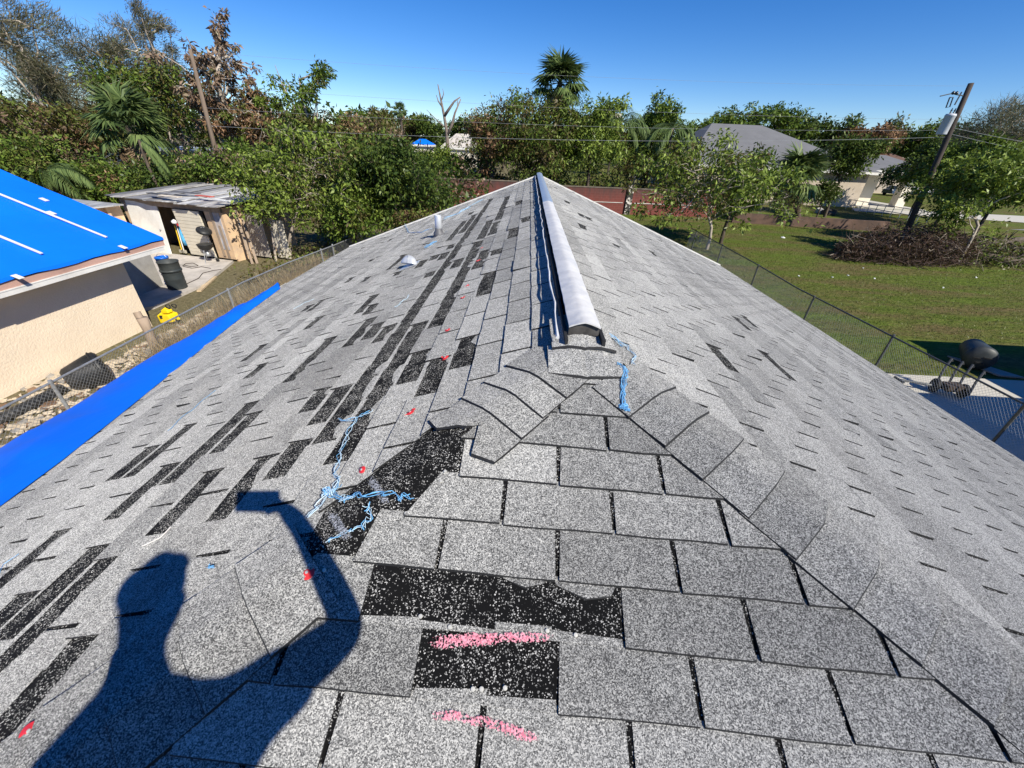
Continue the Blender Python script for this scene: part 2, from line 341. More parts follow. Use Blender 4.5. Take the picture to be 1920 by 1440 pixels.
# ================================================================== the house with the damaged shingle roof
SS, SF, W, LR = .38593, .36948, 4.6405, 8.6604
EX, DL, YL, DR, YR = .12921, .20202, .03853, .36247, .11243
E1, U0, V0, ROT = .12731, -.08921, .48764, .03136
cl = 1/math.sqrt(1+SS*SS); sl = SS*cl; cf = 1/math.sqrt(1+SF*SF); sfn = SF*cf
TAB = .305
def PL(u, v, h): return (-v*cl - h*sl, u, Z0 - v*sl + h*cl)           # left slope: u along ridge, v down the slope
def PR(u, v, h): return (v*cl + h*sl, u, Z0 - v*sl + h*cl)
def PF(u, v, h): return (u, -v*cf - h*sfn, Z0 - v*sfn + h*cf)          # hip end
def toL(px, py): P = onplane(px, py, (-SS, 0, 1), Z0); return P[1], -P[0]/cl
def toR(px, py): P = onplane(px, py, (SS, 0, 1), Z0); return P[1], P[0]/cl
def toF(px, py): P = onplane(px, py, (0, -SF, 1), Z0); return P[0], -P[1]/cf
house = empty('house', (0, 0, 0), 'house under the storm-stripped grey shingle roof in the foreground', 'house')
def clip(poly, planes):
    for a, b_, c in planes:
        out = []
        for i in range(len(poly)):
            p, q = poly[i], poly[(i+1) % len(poly)]
            dp = a*p[0]+b_*p[1]-c; dq = a*q[0]+b_*q[1]-c
            if dp <= 0: out.append(p)
            if (dp < 0 < dq) or (dq < 0 < dp):
                t = dp/(dp-dq); out.append(tuple(p[k]+(q[k]-p[k])*t for k in range(3)))
        poly = out
        if len(poly) < 3: return []
    return poly
def area(poly): return abs(sum(poly[i][0]*poly[(i+1) % len(poly)][1]-poly[(i+1) % len(poly)][0]*poly[i][1] for i in range(len(poly))))/2
def put(mb, P, poly, mi, tone, sides=True, drop=.004, flip=False):
    if len(poly) < 3 or area(poly) < 2e-5: return
    top = [P(*p) for p in poly]; n = len(top)
    f = tuple(range(n)); f = f[::-1] if flip else f
    mb.add(top, [f], mi, tone)
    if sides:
        vm = max(p[1] for p in poly)-.012; bot = [P(p[0], p[1]+(.0042 if p[1] > vm else 0), min(-.001, p[2]-drop)) for p in poly]  # foot flared outward: dark asphalt edge that also draws a contact-shadow line
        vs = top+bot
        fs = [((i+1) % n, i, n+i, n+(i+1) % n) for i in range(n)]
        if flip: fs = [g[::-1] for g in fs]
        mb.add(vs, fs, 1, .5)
def wave(u, v, k): return .0016*math.sin(u*3.1+v*1.7+k)+.0012*math.sin(u*7.3-v*5.1+2*k)
def tab_poly(u0, u1, vt, vb, h0, h1, seg=3, ragL=0, ragR=0):
    top = [(u0+.002, vt, h0), (u1-.002, vt, h0)]
    bot = []
    for i in range(seg+1):
        t = 1-i/seg; u = u0+(u1-u0)*t
        bot.append((u, vb+random.uniform(-.0025, .0025), h1+random.uniform(-.0008, .0012)))
    return top+bot
def subtract(iv, cuts):
    segs = [iv]
    for a, b_ in cuts:
        out = []
        for s0, s1 in segs:
            if b_ <= s0 or a >= s1: out.append((s0, s1)); continue
            if a > s0+.03: out.append((s0, a))
            if b_ < s1-.03: out.append((b_, s1))
        segs = out
    return segs
def slope(name, P, toP, d0, y0, ex, half0, nmin, nmax, vmax, planes, umin, umax, holes, flip, lift, tone0, label=None, left_line=None, worn=()):
    """one plane of three-tab shingles: every tab a thin tilted leaf over the course below, torn tabs left out"""
    cuts = {}
    for ax, ay, bx, by in holes:
        ua, va = toP(ax, ay); ub, vb = toP(bx, by); k = math.ceil(((va+vb)/2-d0)/ex-.02)
        # a torn strip ends on the joints between tabs, give or take the tear
        j0 = y0+(half0(k))*TAB
        sn = lambda u: j0+TAB*round((u-j0)/TAB) if abs(((u-j0)/TAB)-round((u-j0)/TAB)) < .28 else u
        lo, hi = sorted((ua, ub)); lo, hi = sn(lo), sn(hi)
        if hi-lo < .12: hi = lo+.30
        cuts.setdefault(k, []).append((lo, hi))
    thin = {}
    for ax, ay, bx, by in worn:                              # creased tabs with a bare black line along the lower edge
        ua, va = toP(ax, ay); ub, vb = toP(bx, by); k = math.ceil(((va+vb)/2-d0)/ex-.02); thin.setdefault(k, []).append(tuple(sorted((ua, ub))))
    mb = MB()
    for k in range(nmin, nmax+1):
        vb = d0+k*ex; vt = max(vb-ex-.012, .001)
        if vt > vmax: break
        base = y0+half0(k)*TAB; n0 = math.floor((umin-base)/TAB); n1 = math.ceil((umax-base)/TAB)
        rowtone = random.uniform(-.10, .10)
        ctone = 0; 
        for n in range(n0, n1):
            if (n-n0) % 3 == 0: ctone = random.uniform(-.17, .17)
            a, c = base+n*TAB, base+(n+1)*TAB
            g = .0052
            for (s0, s1) in subtract((a+g, c-g), cuts.get(k, [])):
                h1 = .0070+abs(wave((s0+s1)/2, vb, k))*.8
                if random.random() < lift: h1 += random.uniform(.003, .012)
                vbb = min(vb, vmax)-(random.uniform(.022, .04) if any(x0 < (s0+s1)/2 < x1 for x0, x1 in thin.get(k, [])) else 0)
                poly = tab_poly(s0, s1, vt, vbb, .0006, h1)
                if s0 > a+g+.02 or s1 < c-g-.02:           # a torn end
                    poly = [(p[0]+random.uniform(-.012, .012), p[1], p[2]) for p in poly]
                poly = clip(poly, planes)
                if left_line is not None and k in left_line: poly = clip(poly, [left_line[k]])
                put(mb, P, poly, 0, tone0+rowtone+ctone+random.uniform(-.07, .07), flip=flip)
        for a, c in cuts.get(k, []):                        # what lies bare where tabs are gone
            u = a
            while u < c-.01:
                u2 = min(c, u+random.uniform(.09, .2))
                lipa, lipb = random.uniform(.010, .028), random.uniform(.010, .028)
                put(mb, P, clip([(u, vb-lipa, .0016), (u2, vb-lipb, .0016), (u2, vb+.001, .0022), (u, vb+.001, .0022)][::-1], planes), 0, tone0+.1, sides=False, flip=flip)
                if random.random() < .22:                   # a scrap of the torn tab left hanging from the course above
                    w_ = random.uniform(.03, .10)
                    put(mb, P, clip([(u, vb-ex-.01, .0012), (u2, vb-ex-.01, .0012), (u2-.02, vb-ex+w_*random.uniform(.1, .4), .003), ((u+u2)/2, vb-ex+w_*.5, .003), (u+.01, vb-ex+w_*random.uniform(.05, .4), .003)], planes), 0, tone0-.05, flip=flip)
                u = u2
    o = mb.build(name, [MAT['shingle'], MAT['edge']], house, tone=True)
    if label: o['label'] = label
    return o
HIPK = cl*SS/SF                                             # the side slopes end on the hips: u >= -v*HIPK
HIPF = cf*SF/SS
offL, offR, offF = .075, .05, .05
holesL = [(184,911,272,842),(270,857,350,799),(252,887,349,817),(225,954,345,861),(319,892,480,755),(395,842,477,775),(279,1022,410,900),(379,996,512,872),
 (485,912,555,830),(555,790,632,723),(570,817,652,735),(577,845,927,373),(600,877,783,607),(783,607,900,453),(735,732,792,668),(770,750,830,680),(840,693,897,633),
 (667,797,750,660),(893,560,923,510),(800,623,853,543),(673,627,710,593),(690,635,730,600),(707,643,743,607),(640,650,673,620),(663,583,695,560),(673,587,703,562),(683,592,720,565),
 (667,535,690,520),(640,534,660,521),(727,507,750,483),(740,520,757,507),(790,525,817,507),(780,505,797,490),(800,490,820,478),(822,487,837,475),(840,507,863,488),  # includes a gap laid where the hooded vent's shadow falls
 (882,507,913,470),(917,483,937,467),(910,445,937,415),(950,450,968,427),(973,420,993,412),(960,390,973,377),(935,412,952,382),(942,388,960,366),(870,408,887,398),(843,450,867,417),
 (797,450,820,443),(723,455,740,449),(680,497,695,488),(448,680,493,648),(457,718,510,677),(527,722,613,642),(563,777,630,723),(573,618,608,592),(573,583,597,567),(587,582,605,563),
 (-40,1192,113,1070),(-60,1285,217,1042),(-70,1262,87,1133),(-60,1412,150,1193),(-30,1130,10,1100),(858,440,885,405),(885,455,915,415),(835,470,850,458),(905,400,925,372)]
def line_L(p, q):                                           # keep what lies further along the ridge than the line p-q
    a = np.array(toL(*p)); c = np.array(toL(*q)); d = c-a; n = np.array([d[1], -d[0]])
    if n[0] > 0: n = -n
    return (n[0], n[1], float(n@a))
tornL = {k: line_L((857, 768), (555, 998)) for k in (2, 3, 4, 5)}
slope('roof_slope', PL, toL, DL, YL, EX, lambda k: 0.0 if k % 2 == 1 else .5, 0, 38, W/cl, [(-1, -HIPK, -offL), (1, 0, LR+.02)], -W*1.1, LR+.05, holesL, True, .06, .47,
      'left roof slope with many shingle tabs torn away in dark strips', tornL)
holesR = [(1326,651,1387,705),(1373,592,1415,623),(1387,590,1418,616),(1428,657,1485,702),(1425,666,1480,711),(1060,379,1070,384),(1093,408,1106,414),(1104,411,1120,421),(1088,422,1105,435),(1150,457,1173,473),(1223,477,1243,488)]
slope('roof_slope', PR, toR, DR-3*EX, YR, EX, lambda k: 0.0 if (k-3) % 2 == 1 else .5, 0, 41, W/cl, [(-1, -HIPK, -offR), (1, 0, LR+.02)], -W*1.1, LR+.05, holesR, False, .035, .54,
      'right roof slope, sunlit and mostly whole', None, [(1498, 690, 1545, 730), (1583, 800, 1678, 872), (1555, 800, 1600, 838), (1620, 748, 1685, 795), (1668, 770, 1735, 818), (1540, 650, 1610, 690), (1440, 598, 1478, 625), (1400, 600, 1440, 632), (1365, 570, 1400, 592), (1830, 850, 1890, 890)])
# the hip end: its courses run a little askew
co, si = math.cos(ROT), math.sin(ROT)
def PFr(u, v, h): uu = u*co-v*si+U0; vv = u*si+v*co; return PF(uu, vv, h)
def toFr(px, py):
    uu, vv = toF(px, py); uu -= U0; return uu*co+vv*si, -uu*si+vv*co
def plane_rot(a, b_, c):                                    # a*uu+b*vv<=c written in the askew grid
    return (a*co+b_*si, -a*si+b_*co, c-a*U0)
holesF = [(694,1130,1182,1186),(800,1270,1056,1300)]
def line_px(p, q):                                          # keep what lies to the right of a line seen from bottom (p) to top (q)
    a = np.array(toFr(*p)); c = np.array(toFr(*q)); d = c-a; n = np.array([d[1], -d[0]])
    if n[0] > 0: n = -n
    return (n[0], n[1], float(n@a))
torn = {1: line_px((862, 893), (868, 852)), 2: line_px((748, 980), (826, 888)), 3: line_px((662, 1055), (700, 982))}
fr_planes = [plane_rot(1, -HIPF, -offF), plane_rot(-1, -HIPF, -.02), plane_rot(0, 1, W/cf*SS/SF)]
slope('roof_slope', PFr, toFr, V0, 0.0, E1, lambda k: 0.0 if k % 2 == 1 else .5, -4, 36, 99, fr_planes, -5.2, 5.2, holesF, False, .03, .44,  # hip end toned darker, imitating weaker light than on the right slope
      'hip end of the roof in front, with two bare dark tab gaps marked in pink', torn)
# deck under the shingles
YF = W*SS/SF
b = MB()
A, B_, C_, D_ = (0, 0, Z0), (0, LR, Z0), (W, LR, Z0-W*SS), (-W, LR, Z0-W*SS)
E_, F_ = (W, -YF, Z0-W*SS), (-W, -YF, Z0-W*SS)
for pts in ([A, E_, C_, B_], [A, B_, D_, F_], [A, F_, E_]): b.slab(pts, .10)
b.build('roof_deck', MAT['bare'], house)['label'] = 'black asphalt showing where shingles are gone'
# hip cap shingles
def hip_caps(sgn, t_list, wid=.15, rag=None):
    Dv = np.array([sgn, -SS/SF, -SS]); Dh = Dv/np.linalg.norm(Dv)
    n1 = np.array([sgn*sl, 0, cl]); n2 = np.array([0, -sfn, cf])
    a = np.cross(n1, Dh); a = a if a[1] > 0 else -a; c = np.cross(n2, Dh); c = c if c[0]*sgn < 0 else -c
    nm = (n1+n2)/np.linalg.norm(n1+n2)
    for t0, t1 in t_list:
        mb = MB(); sec = []
        j = random.uniform(-.004, .004); jw = random.uniform(-.005, .005); hh = random.uniform(.012, .016)
        for ti, (t, h) in enumerate(((t0-.012, .0085), (t0+(t1-t0)*.5, .011), (t1, hh+.003))):
            P0 = np.array([0, 0, Z0])+Dv*t
            row = []
            for qi, q in enumerate((-1, -.55, -.16, 0, .16, .55, 1)):
                if rag and ti == 2: P0 = np.array([0, 0, Z0])+Dv*(t+rag[qi])
                s_ = abs(q)*(wid+jw); base = P0+(a if q < 0 else c)*s_+Dh*j*abs(q)
                nn = n1 if q < 0 else n2
                nn = nm if abs(q) < .2 else nn
                row.append(base+nn*(h-(.006 if q == 0 else 0)+(random.uniform(0, .002) if abs(q) == 1 else 0)))
            sec.append(row)
        m = 7; vs = [p for r in sec for p in r]
        lo = [p-nm*.008 for r in sec for p in r]
        fs = [(i*m+k, i*m+k+1, (i+1)*m+k+1, (i+1)*m+k) for i in range(2) for k in range(m-1)]
        if sgn > 0: fs = [f[::-1] for f in fs]
        mb.add(vs, fs, 0, random.choice((random.uniform(.30, .40), random.uniform(.44, .58))))
        rim = [0, 1, 2, 3, 4, 5, 6, 13, 20, 19, 18, 17, 16, 15, 14, 7]
        vs2 = [vs[i] for i in rim]+[lo[i]-nm*(0 if i >= 14 else .004)+(Dh*.0055 if i >= 14 else 0) for i in rim]; R = len(rim)  # butt foot pushed out, dark edge colour doubling as the joint's shadow
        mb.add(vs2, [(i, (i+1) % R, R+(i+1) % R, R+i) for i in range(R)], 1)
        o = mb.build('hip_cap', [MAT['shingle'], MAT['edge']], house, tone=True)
        bv = None
caps = []
t = .145
while t < W-.03: caps.append((t, min(t+.0945, W))); t += .0945
hip_caps(1, caps)
hip_caps(-1, [(.105, .185), (.185, .262), (.262, .335)] + [(t_, min(t_+.0945, W)) for t_ in np.arange(.765, W-.05, .0945)])
# folded caps where the hips meet the ridge
def ridge_cap(y0, y1, hz, droop0=0.0, wid=.13):
    mb = MB(); vs = []
    for y, d_ in ((y0, droop0), ((y0+y1)/2, droop0*.25), (y1, 0)):
        for q in (-1, -.5, -.12, 0, .12, .5, 1):
            vs.append((q*wid, y+abs(q)*(.012 if y == y0 else 0), Z0+hz+min(-SS*abs(q)*wid, SF*y if y < 0 else 0)-(0 if q else .003)))
    m = 7; fs = [(i*m+k, i*m+k+1, (i+1)*m+k+1, (i+1)*m+k) for i in range(2) for k in range(m-1)]
    mb.add(vs, fs, 0, .6)
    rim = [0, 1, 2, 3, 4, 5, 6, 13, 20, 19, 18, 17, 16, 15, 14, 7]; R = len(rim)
    mb.add([vs[i] for i in rim]+[(vs[i][0], vs[i][1]-(.004 if i < 7 else 0), vs[i][2]-.010) for i in rim], [(R+i, R+(i+1) % R, (i+1) % R, i) for i in range(R)], 1)  # front foot pushed out likewise, dark edge doubling as contact shadow
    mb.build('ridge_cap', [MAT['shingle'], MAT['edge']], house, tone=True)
ridge_cap(-.205, -.03, .020, 0, .135)
ridge_cap(-.085, .2, .031, 0, .12)
hip_caps(-1, [(.335, .415)], .15, [.012, .02, -.012, -.02, -.045, .016, -.005])
# ridge vent, in two lengths, on a dark filter strip
def arch(name, y0, y1, m, wid, z0, rise, wob, label=None):
    mb = MB(); ys = np.linspace(y0, y1, max(4, int((y1-y0)/.055))); n = 11; vs = []
    for i, y in enumerate(ys):
        dz = random.uniform(-wob, wob); dx = random.uniform(-wob, wob)*.8
        for j in range(n):
            q = -1+2*j/(n-1); vs.append((q*wid+dx, y, Z0+z0+rise*(1-abs(q)**1.35)+dz*(1-q*q)*1.3))
    k = len(ys); fs = [(i*n+j, i*n+j+1, (i+1)*n+j+1, (i+1)*n+j) for i in range(k-1) for j in range(n-1)]
    mb.add(vs, fs, 0)
    # thickness
    mb.add([(x, y, z-.006) for x, y, z in vs], [f[::-1] for f in fs], 0)
    for j in range(n-1):
        for e in (0, k-1):
            a = e*n+j; mb.add([vs[a], vs[a+1], (vs[a+1][0], vs[a+1][1], vs[a+1][2]-.006), (vs[a][0], vs[a][1], vs[a][2]-.006)], [(3, 2, 1, 0) if e == 0 else (0, 1, 2, 3)], 0)
    o = mb.build(name, m, house, True)
    if label: o['label'] = label
    return o
YV = -.02; YS = 3.62
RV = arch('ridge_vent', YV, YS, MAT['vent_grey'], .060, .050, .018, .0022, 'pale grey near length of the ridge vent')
arch('ridge_vent', YS-.02, LR+.03, MAT['vent_sky_tint'], .058, .053, .017, .0006, 'smooth far length of the ridge vent, tinted with reflected sky')
b = MB(); b.bbox((-.050, YV+.02, Z0-.03), (.050, LR, Z0+.05)); b.build('vent_filter', MAT['edge'], house)
b = MB(); b.add([(q*.058, YV+.012, Z0+.046+.018*(1-abs(q)**1.35)) for q in np.linspace(-1, 1, 11)]+[(.058, YV+.012, Z0+.01), (-.058, YV+.012, Z0+.01)], [tuple(range(13))]); VEND = b
for x0, x1 in ((.061, .074), (-.072, -.061)):
    b = MB(); ys = np.linspace(YV-.05, LR, 60)
    for i in range(59):
        j = random.uniform(-.003, .003); b.bbox((x0+j, ys[i], Z0-.04), (x1+j, ys[i+1]+.004, Z0+.020+j))
    b.build('vent_strip', MAT['edge'], house)
b = MB(); ys = np.linspace(YV-.03, LR-.2, 70); ed = []
for i, y in enumerate(ys):
    k = random.uniform(-.006, .006); ed.append((-.096+k, y, Z0+.008+random.uniform(0, .012)))
b.tube(ed, [.0075]+[random.uniform(.003, .006) for _ in ed[1:]], 5); b.build('curled_flange', plain('curled vent edge', (.62, .62, .62), .6, .1, 20), house)
VEND.build('vent_end', plain('dark vent end', (.06, .055, .05), .7, .4, 30), RV)
# plumbing pipe and hooded vent on the left slope
def nl(u, v, h=0): return Vector(PL(u, v, h))
u_, v_ = toL(823, 441); P = nl(u_, v_)
b = MB(); b.lathe([(.048, -.05), (.048, .27), (.044, .275), (.041, .275), (.041, .2)], P, 20); VP_ = b.build('vent_pipe', MAT['steel_white'], house, True)
b = MB(); b.lathe([(.085, -.02), (.075, .03), (.055, .07), (.05, .10)], P, 20); b.box(P+Vector((0, 0, .004)), (.24, .24, .006), 0, 0, Matrix.Rotation(-math.atan(SS), 3, 'Y')); b.build('boot', plain('lead boot', (.12, .12, .125), .5, .3, 25), VP_, True)
u_, v_ = toL(768, 500); P = nl(u_, v_)
rot = Matrix.Rotation(R_(-12), 3, 'Z') @ Matrix.Rotation(R_(62), 3, 'X')
b = MB(); n_ = 22; rim = []
for k in range(n_+1):
    a = math.pi*k/n_; rim.append((.088*math.cos(a), .088*math.sin(a)))
for ring, zz in ((1.0, 0.0), (.98, .022), (.80, .036), (.45, .046)):
    pass
vs = []
for ring, zz in ((1.0, 0.0), (1.0, .018), (.82, .034), (.45, .044), (.02, .047)):
    for x, y in rim: vs.append(Vector(P)+Vector((0, -.01, .03))+rot @ Vector((x*ring, y*ring, zz)))
m_ = n_+1
b.add(vs, [(r*m_+k, r*m_+k+1, (r+1)*m_+k+1, (r+1)*m_+k) for r in range(4) for k in range(n_)]+[tuple(range(m_))])
b.box(Vector(P)+Vector((0, -.01, .03))+rot @ Vector((0, .042, .046)), (.006, .085, .006), 0, 0, rot)
o = b.build('roof_vent', MAT['steel_white'], house, True); o['label'] = 'half-round hooded metal vent on the left slope'
b = MB(); b.lathe([(.04, -.05), (.04, .06)], P+Vector((0, .04, 0)), 16); b.box(P+Vector((0, .02, .009)), (.20, .20, .004), 0, 0, Matrix.Rotation(-math.atan(SS), 3, 'Y')); b.build('vent_base', MAT['steel_white'], o)
# white drip edge on the far rakes, fascia and walls
b = MB()
for sg in (-1, 1):
    b.beam((0, LR+.035, Z0+.004), (sg*W, LR+.035, Z0-W*SS+.004), .03, .05)
b.build('drip_edge', MAT['white_paint'], house)
b = MB(); zf = Z0-W*SS
for sg in (-1, 1): b.bbox((sg*(W+.005), -YF, zf-.20), (sg*(W-.02), LR, zf-.012))
b.bbox((-W, -YF-.012, zf-.2), (W, -YF+.015, zf-.013)); b.build('fascia', MAT['white_paint'], house)
b = MB(); b.bbox((-W+.5, -YF+.5, 0), (W-.5, LR-.3, zf-.05))
g = LR-.30; b.add([(-W+.5, g, zf-.05), (W-.5, g, zf-.05), (0, g, Z0-.25), (-W+.5, g-.15, zf-.05), (W-.5, g-.15, zf-.05), (0, g-.15, Z0-.25)], [(0, 1, 2), (5, 4, 3), (0, 3, 4, 1), (1, 4, 5, 2), (2, 5, 3, 0)])
b.build('wall', MAT['stucco'], house)
# pink marking paint sprayed on the shingles
def paint_mat(name='pink marking paint', c0=(.60, .17, .24), c1=(.86, .36, .44)):
    m, nt, bs = newmat(name); tc = N(nt, 'ShaderNodeTexCoord')
    vo = N(nt, 'ShaderNodeTexVoronoi', Scale=300.0); nt.links.new(tc.outputs['Object'], vo.inputs['Vector'])
    sep = N(nt, 'ShaderNodeSeparateColor'); nt.links.new(vo.outputs['Color'], sep.inputs[0])
    nz = N(nt, 'ShaderNodeTexNoise', Scale=22.0, Detail=6.0, Roughness=.7); nt.links.new(tc.outputs['Object'], nz.inputs['Vector'])
    at = N(nt, 'ShaderNodeAttribute', attribute_name='edge')
    x = mth(nt, 'ADD', mth(nt, 'MULTIPLY', sep.outputs[0], .55), mth(nt, 'MULTIPLY', nz.outputs[0], .9))
    x = mth(nt, 'SUBTRACT', mth(nt, 'ADD', x, mth(nt, 'MULTIPLY', at.outputs['Fac'], .55)), 1.12)
    r = ramp(nt, [(.0, (0, 0, 0)), (.12, (.85, .85, .85))]); nt.links.new(x, r.inputs[0]); nt.links.new(r.outputs[0], bs.inputs['Alpha'])
    c = ramp(nt, [(.2, c0), (.7, c1)]); nt.links.new(sep.outputs[1], c.inputs[0]); nt.links.new(c.outputs[0], bs.inputs['Base Color'])
    bs.inputs['Roughness'].default_value = .8
    return m
PAINT = paint_mat()
def paint(top, bot, label, m=None, toP=None, P=None, name='paint_mark', hh=.0085):
    m = m or PAINT; toP = toP or toF; P = P or PF
    mb = MB(); vs = []; e = []; n = 9
    def interp(path, k):
        out = []; 
        for i in range(k):
            t = i/(k-1)*(len(path)-1); j = min(int(t), len(path)-2); q = t-j
            out.append((path[j][0]+(path[j+1][0]-path[j][0])*q, path[j][1]+(path[j+1][1]-path[j][1])*q))
        return out
    k = 24; A_ = interp(top, k); B2 = interp(bot, k)
    for i in range(k):
        for j in range(n):
            q = j/(n-1); u, v = toP(A_[i][0]+(B2[i][0]-A_[i][0])*q, A_[i][1]+(B2[i][1]-A_[i][1])*q)
            vs.append(P(u, v, hh)); e.append(max(0, min(1, 1.25*math.sin(math.pi*q)))*min(1, 6*i/(k-1), 6*(k-1-i)/(k-1)))
    mb.add(vs, [(i*n+j, (i+1)*n+j, (i+1)*n+j+1, i*n+j+1) for i in range(k-1) for j in range(n-1)])
    o = mb.build(name, m, house); a = o.data.attributes.new('edge', 'FLOAT', 'POINT'); a.data.foreach_set('value', e); o['label'] = label
paint([(795, 1192), (860, 1184), (950, 1183), (1050, 1184)], [(795, 1222), (860, 1220), (950, 1210), (1050, 1204)], 'straight pink paint mark above the bare tab')
paint([(800, 1334), (850, 1328), (920, 1342), (980, 1360), (1040, 1384)], [(800, 1354), (850, 1354), (910, 1368), (975, 1391), (1035, 1402)], 'curved pink paint mark below the bare tab')

SPILL = paint_mat('loose pale granules', (.22, .22, .21), (.66, .65, .63))
paint([(628, 948), (650, 985), (668, 1012)], [(606, 962), (628, 998), (648, 1020)], 'pale loose granules spilled in the torn strip', SPILL, toL, PL, 'granule_spill', .004)
paint([(700, 888), (722, 920), (738, 945)], [(682, 898), (704, 930), (720, 952)], 'pale loose granules spilled in the torn strip', SPILL, toL, PL, 'granule_spill', .004)
# ================================================================== small things lying on the roof
def on_roof(px, py, h=0.0):
    """the point of the roof surface seen at that place of the photograph, lifted by h"""
    best = None
    for toP, P, ok in ((toL, PL, lambda p: p[0] <= 0), (toR, PR, lambda p: p[0] >= 0), (toF, PF, lambda p: p[1] <= 0)):
        u, v = toP(px, py)
        if v < 0: continue
        p = np.array(P(u, v, 0)); z = min(Z0-SS*abs(p[0]), Z0+SF*p[1])
        if abs(p[2]-z) < 1e-4:
            if best is None or depth(p) < depth(best[0]): best = (p, P, u, v)
    p, P, u, v = best
    return np.array(P(u, v, h)), np.array(P(u, v, 1))-np.array(P(u, v, 0))
def rot_to(n, spin=0.0):
    return (Vector([float(a) for a in n]).to_track_quat('Z', 'Y').to_matrix() @ Matrix.Rotation(spin, 3, 'Z'))
def at_origin(o):
    """moves a finished single-mesh thing's origin to its base"""
    me = o.data; n = len(me.vertices); c = np.empty(n*3); me.vertices.foreach_get('co', c); c = c.reshape(-1, 3)
    base = np.array([(c[:, 0].min()+c[:, 0].max())/2, (c[:, 1].min()+c[:, 1].max())/2, c[:, 2].min()])
    me.vertices.foreach_set('co', (c-base).ravel()); o.location = base; me.update(); return o

caps_px = [(578, 1075, .020, 'flat', 'large round red cap beside the arm shadow'), (62, 1373, .018, 'tilt', 'red cap at the lower left corner below the head shadow'),
 (681, 884, .013, 'tilt', 'small red cap at the upper edge of the bare black strip'), (771, 776, .015, 'torn', 'torn red cap just above the left hip cap shingles'),
 (840, 621, .015, 'torn', 'red cap beside the jagged end of the long dark strips'), (836, 673, .013, 'torn', 'red scrap between two dark tab gaps'),
 (868, 560, .013, 'torn', 'red cap on a joint, left of the dark gap below the ridge'), (877, 537, .012, 'torn', 'red cap one tab higher than the one on the joint'),
 (897, 490, .012, 'torn', 'faint red cap inside a dark gap high on the left slope'), (904, 466, .012, 'torn', 'highest red cap on the left slope near the dark strips')]
for px, py, r, how, lab in caps_px:
    P, n = on_roof(px, py, .007)
    spin = random.uniform(0, 6)
    root = empty('cap_nail', P, lab, 'cap nail', 'red plastic cap nails left on the roof')
    tilt = Matrix.Rotation(R_(24 if how == 'tilt' else 4), 3, 'X')
    T = rot_to(n, spin) @ tilt
    b = MB(); prof = [(.001, .003), (r*.35, .0034), (r*.42, .0018), (r*.85, .0016), (r, .0005), (r, -.0006), (.001, -.0006)]
    b.lathe(prof, P, 18, 0, T)
    o_cap = b.build('cap', MAT['red_plastic'], root, True)
    if how == 'torn':
        b = MB()
        for k in range(3):
            a = Vector((random.uniform(.6, 1.6)*r, random.uniform(-.5, .5)*r, .001)); a = T @ Matrix.Rotation(k*2.1, 3, 'Z') @ a
            b.box(P+np.array(a), (r*.9, r*.5, .0015), 0, 0, T @ Matrix.Rotation(k*1.3, 3, 'Z') @ Matrix.Rotation(R_(25), 3, 'X'))
        b.build('scrap', MAT['red_plastic'], root)
    b = MB(); b.lathe([(.001, .0050), (.0036, .0046), (.0040, .003)], P, 10, 0, T); b.build('nail_head', MAT['nail'], o_cap)
nails_px = [(835, 885), (827, 903), (762, 963), (693, 1021), (609, 1070), (789, 1156), (844, 1176), (1026, 1183), (1079, 1191), (903, 1292), (947, 1290), (887, 1292), (740, 1010)]
for i, (px, py) in enumerate(nails_px):
    P, n = on_roof(px, py, .004)
    b = MB(); b.lathe([(.001, .0022), (.0045, .0020), (.0052, .0008), (.0052, -.001), (.001, -.02)], P, 12, 0, rot_to(n))
    where = ('in the torn black strip on the left hip' if i in (0, 1, 2, 3, 4, 12) else 'in the double tab gap' if i < 9 else 'in the single bare tab below it')
    o = b.build('roofing_nail', MAT['nail']); at_origin(o)
    tag(o, 'small round metal nail head exposed '+where, 'nail', 'exposed roofing nails '+where)
def twine(label, strands, mats=('twine',), jit=.006, r=.0016, copies=3, h=.014):
    mb = MB(); ml = [MAT[m] for m in mats]
    for st in strands:
        base = [on_roof(x, y, h)[0] for x, y in st]
        # denser path
        P = []
        for i in range(len(base)-1):
            for q in np.linspace(0, 1, 7)[:-1]: P.append(base[i]*(1-q)+base[i+1]*q)
        P.append(base[-1])
        for c in range(copies):
            ph = [random.uniform(0, 6.28) for _ in range(4)]; am = jit*random.uniform(.5, 1.6); fr = random.uniform(.5, 1.1)
            Q = []
            for i, p in enumerate(P):
                Q.append(p+np.array([am*math.sin(fr*i+ph[0]), am*math.sin(fr*1.3*i+ph[1]), abs(am)*.6*(1+math.sin(fr*1.7*i+ph[2]))*.5])+RNG.normal(0, jit*.25, 3)*[1, 1, .3])
            mb.tube(Q, r*random.uniform(.7, 1.25), 4, random.randrange(len(ml)), False)
    o = mb.build('twine', ml); at_origin(o)
    return tag(o, label, 'twine', 'blue twine scattered over the roof')
def tuft(cx, cy, rad, n):
    return [[(cx+random.uniform(-.3, .3)*rad, cy+random.uniform(-.3, .3)*rad)]+[(cx+random.uniform(-1, 1)*rad, cy+random.uniform(-.8, .8)*rad) for _ in range(2)] for _ in range(n)]
twine('large tangle of blue twine across the torn black strip on the left hip',
  [[(700, 776), (672, 790), (640, 793)], [(672, 790), (655, 820), (645, 850), (635, 880), (638, 905), (630, 930)], [(632, 925), (612, 945), (582, 975)],
   [(634, 940), (680, 935), (720, 930), (750, 938), (772, 935)], [(690, 950), (697, 975), (680, 993), (655, 1000), (612, 1022)], [(634, 930), (650, 945), (668, 935)]]+tuft(628, 925, 16, 4),
  ('twine', 'twine_pale'), .007, .0011, 3)
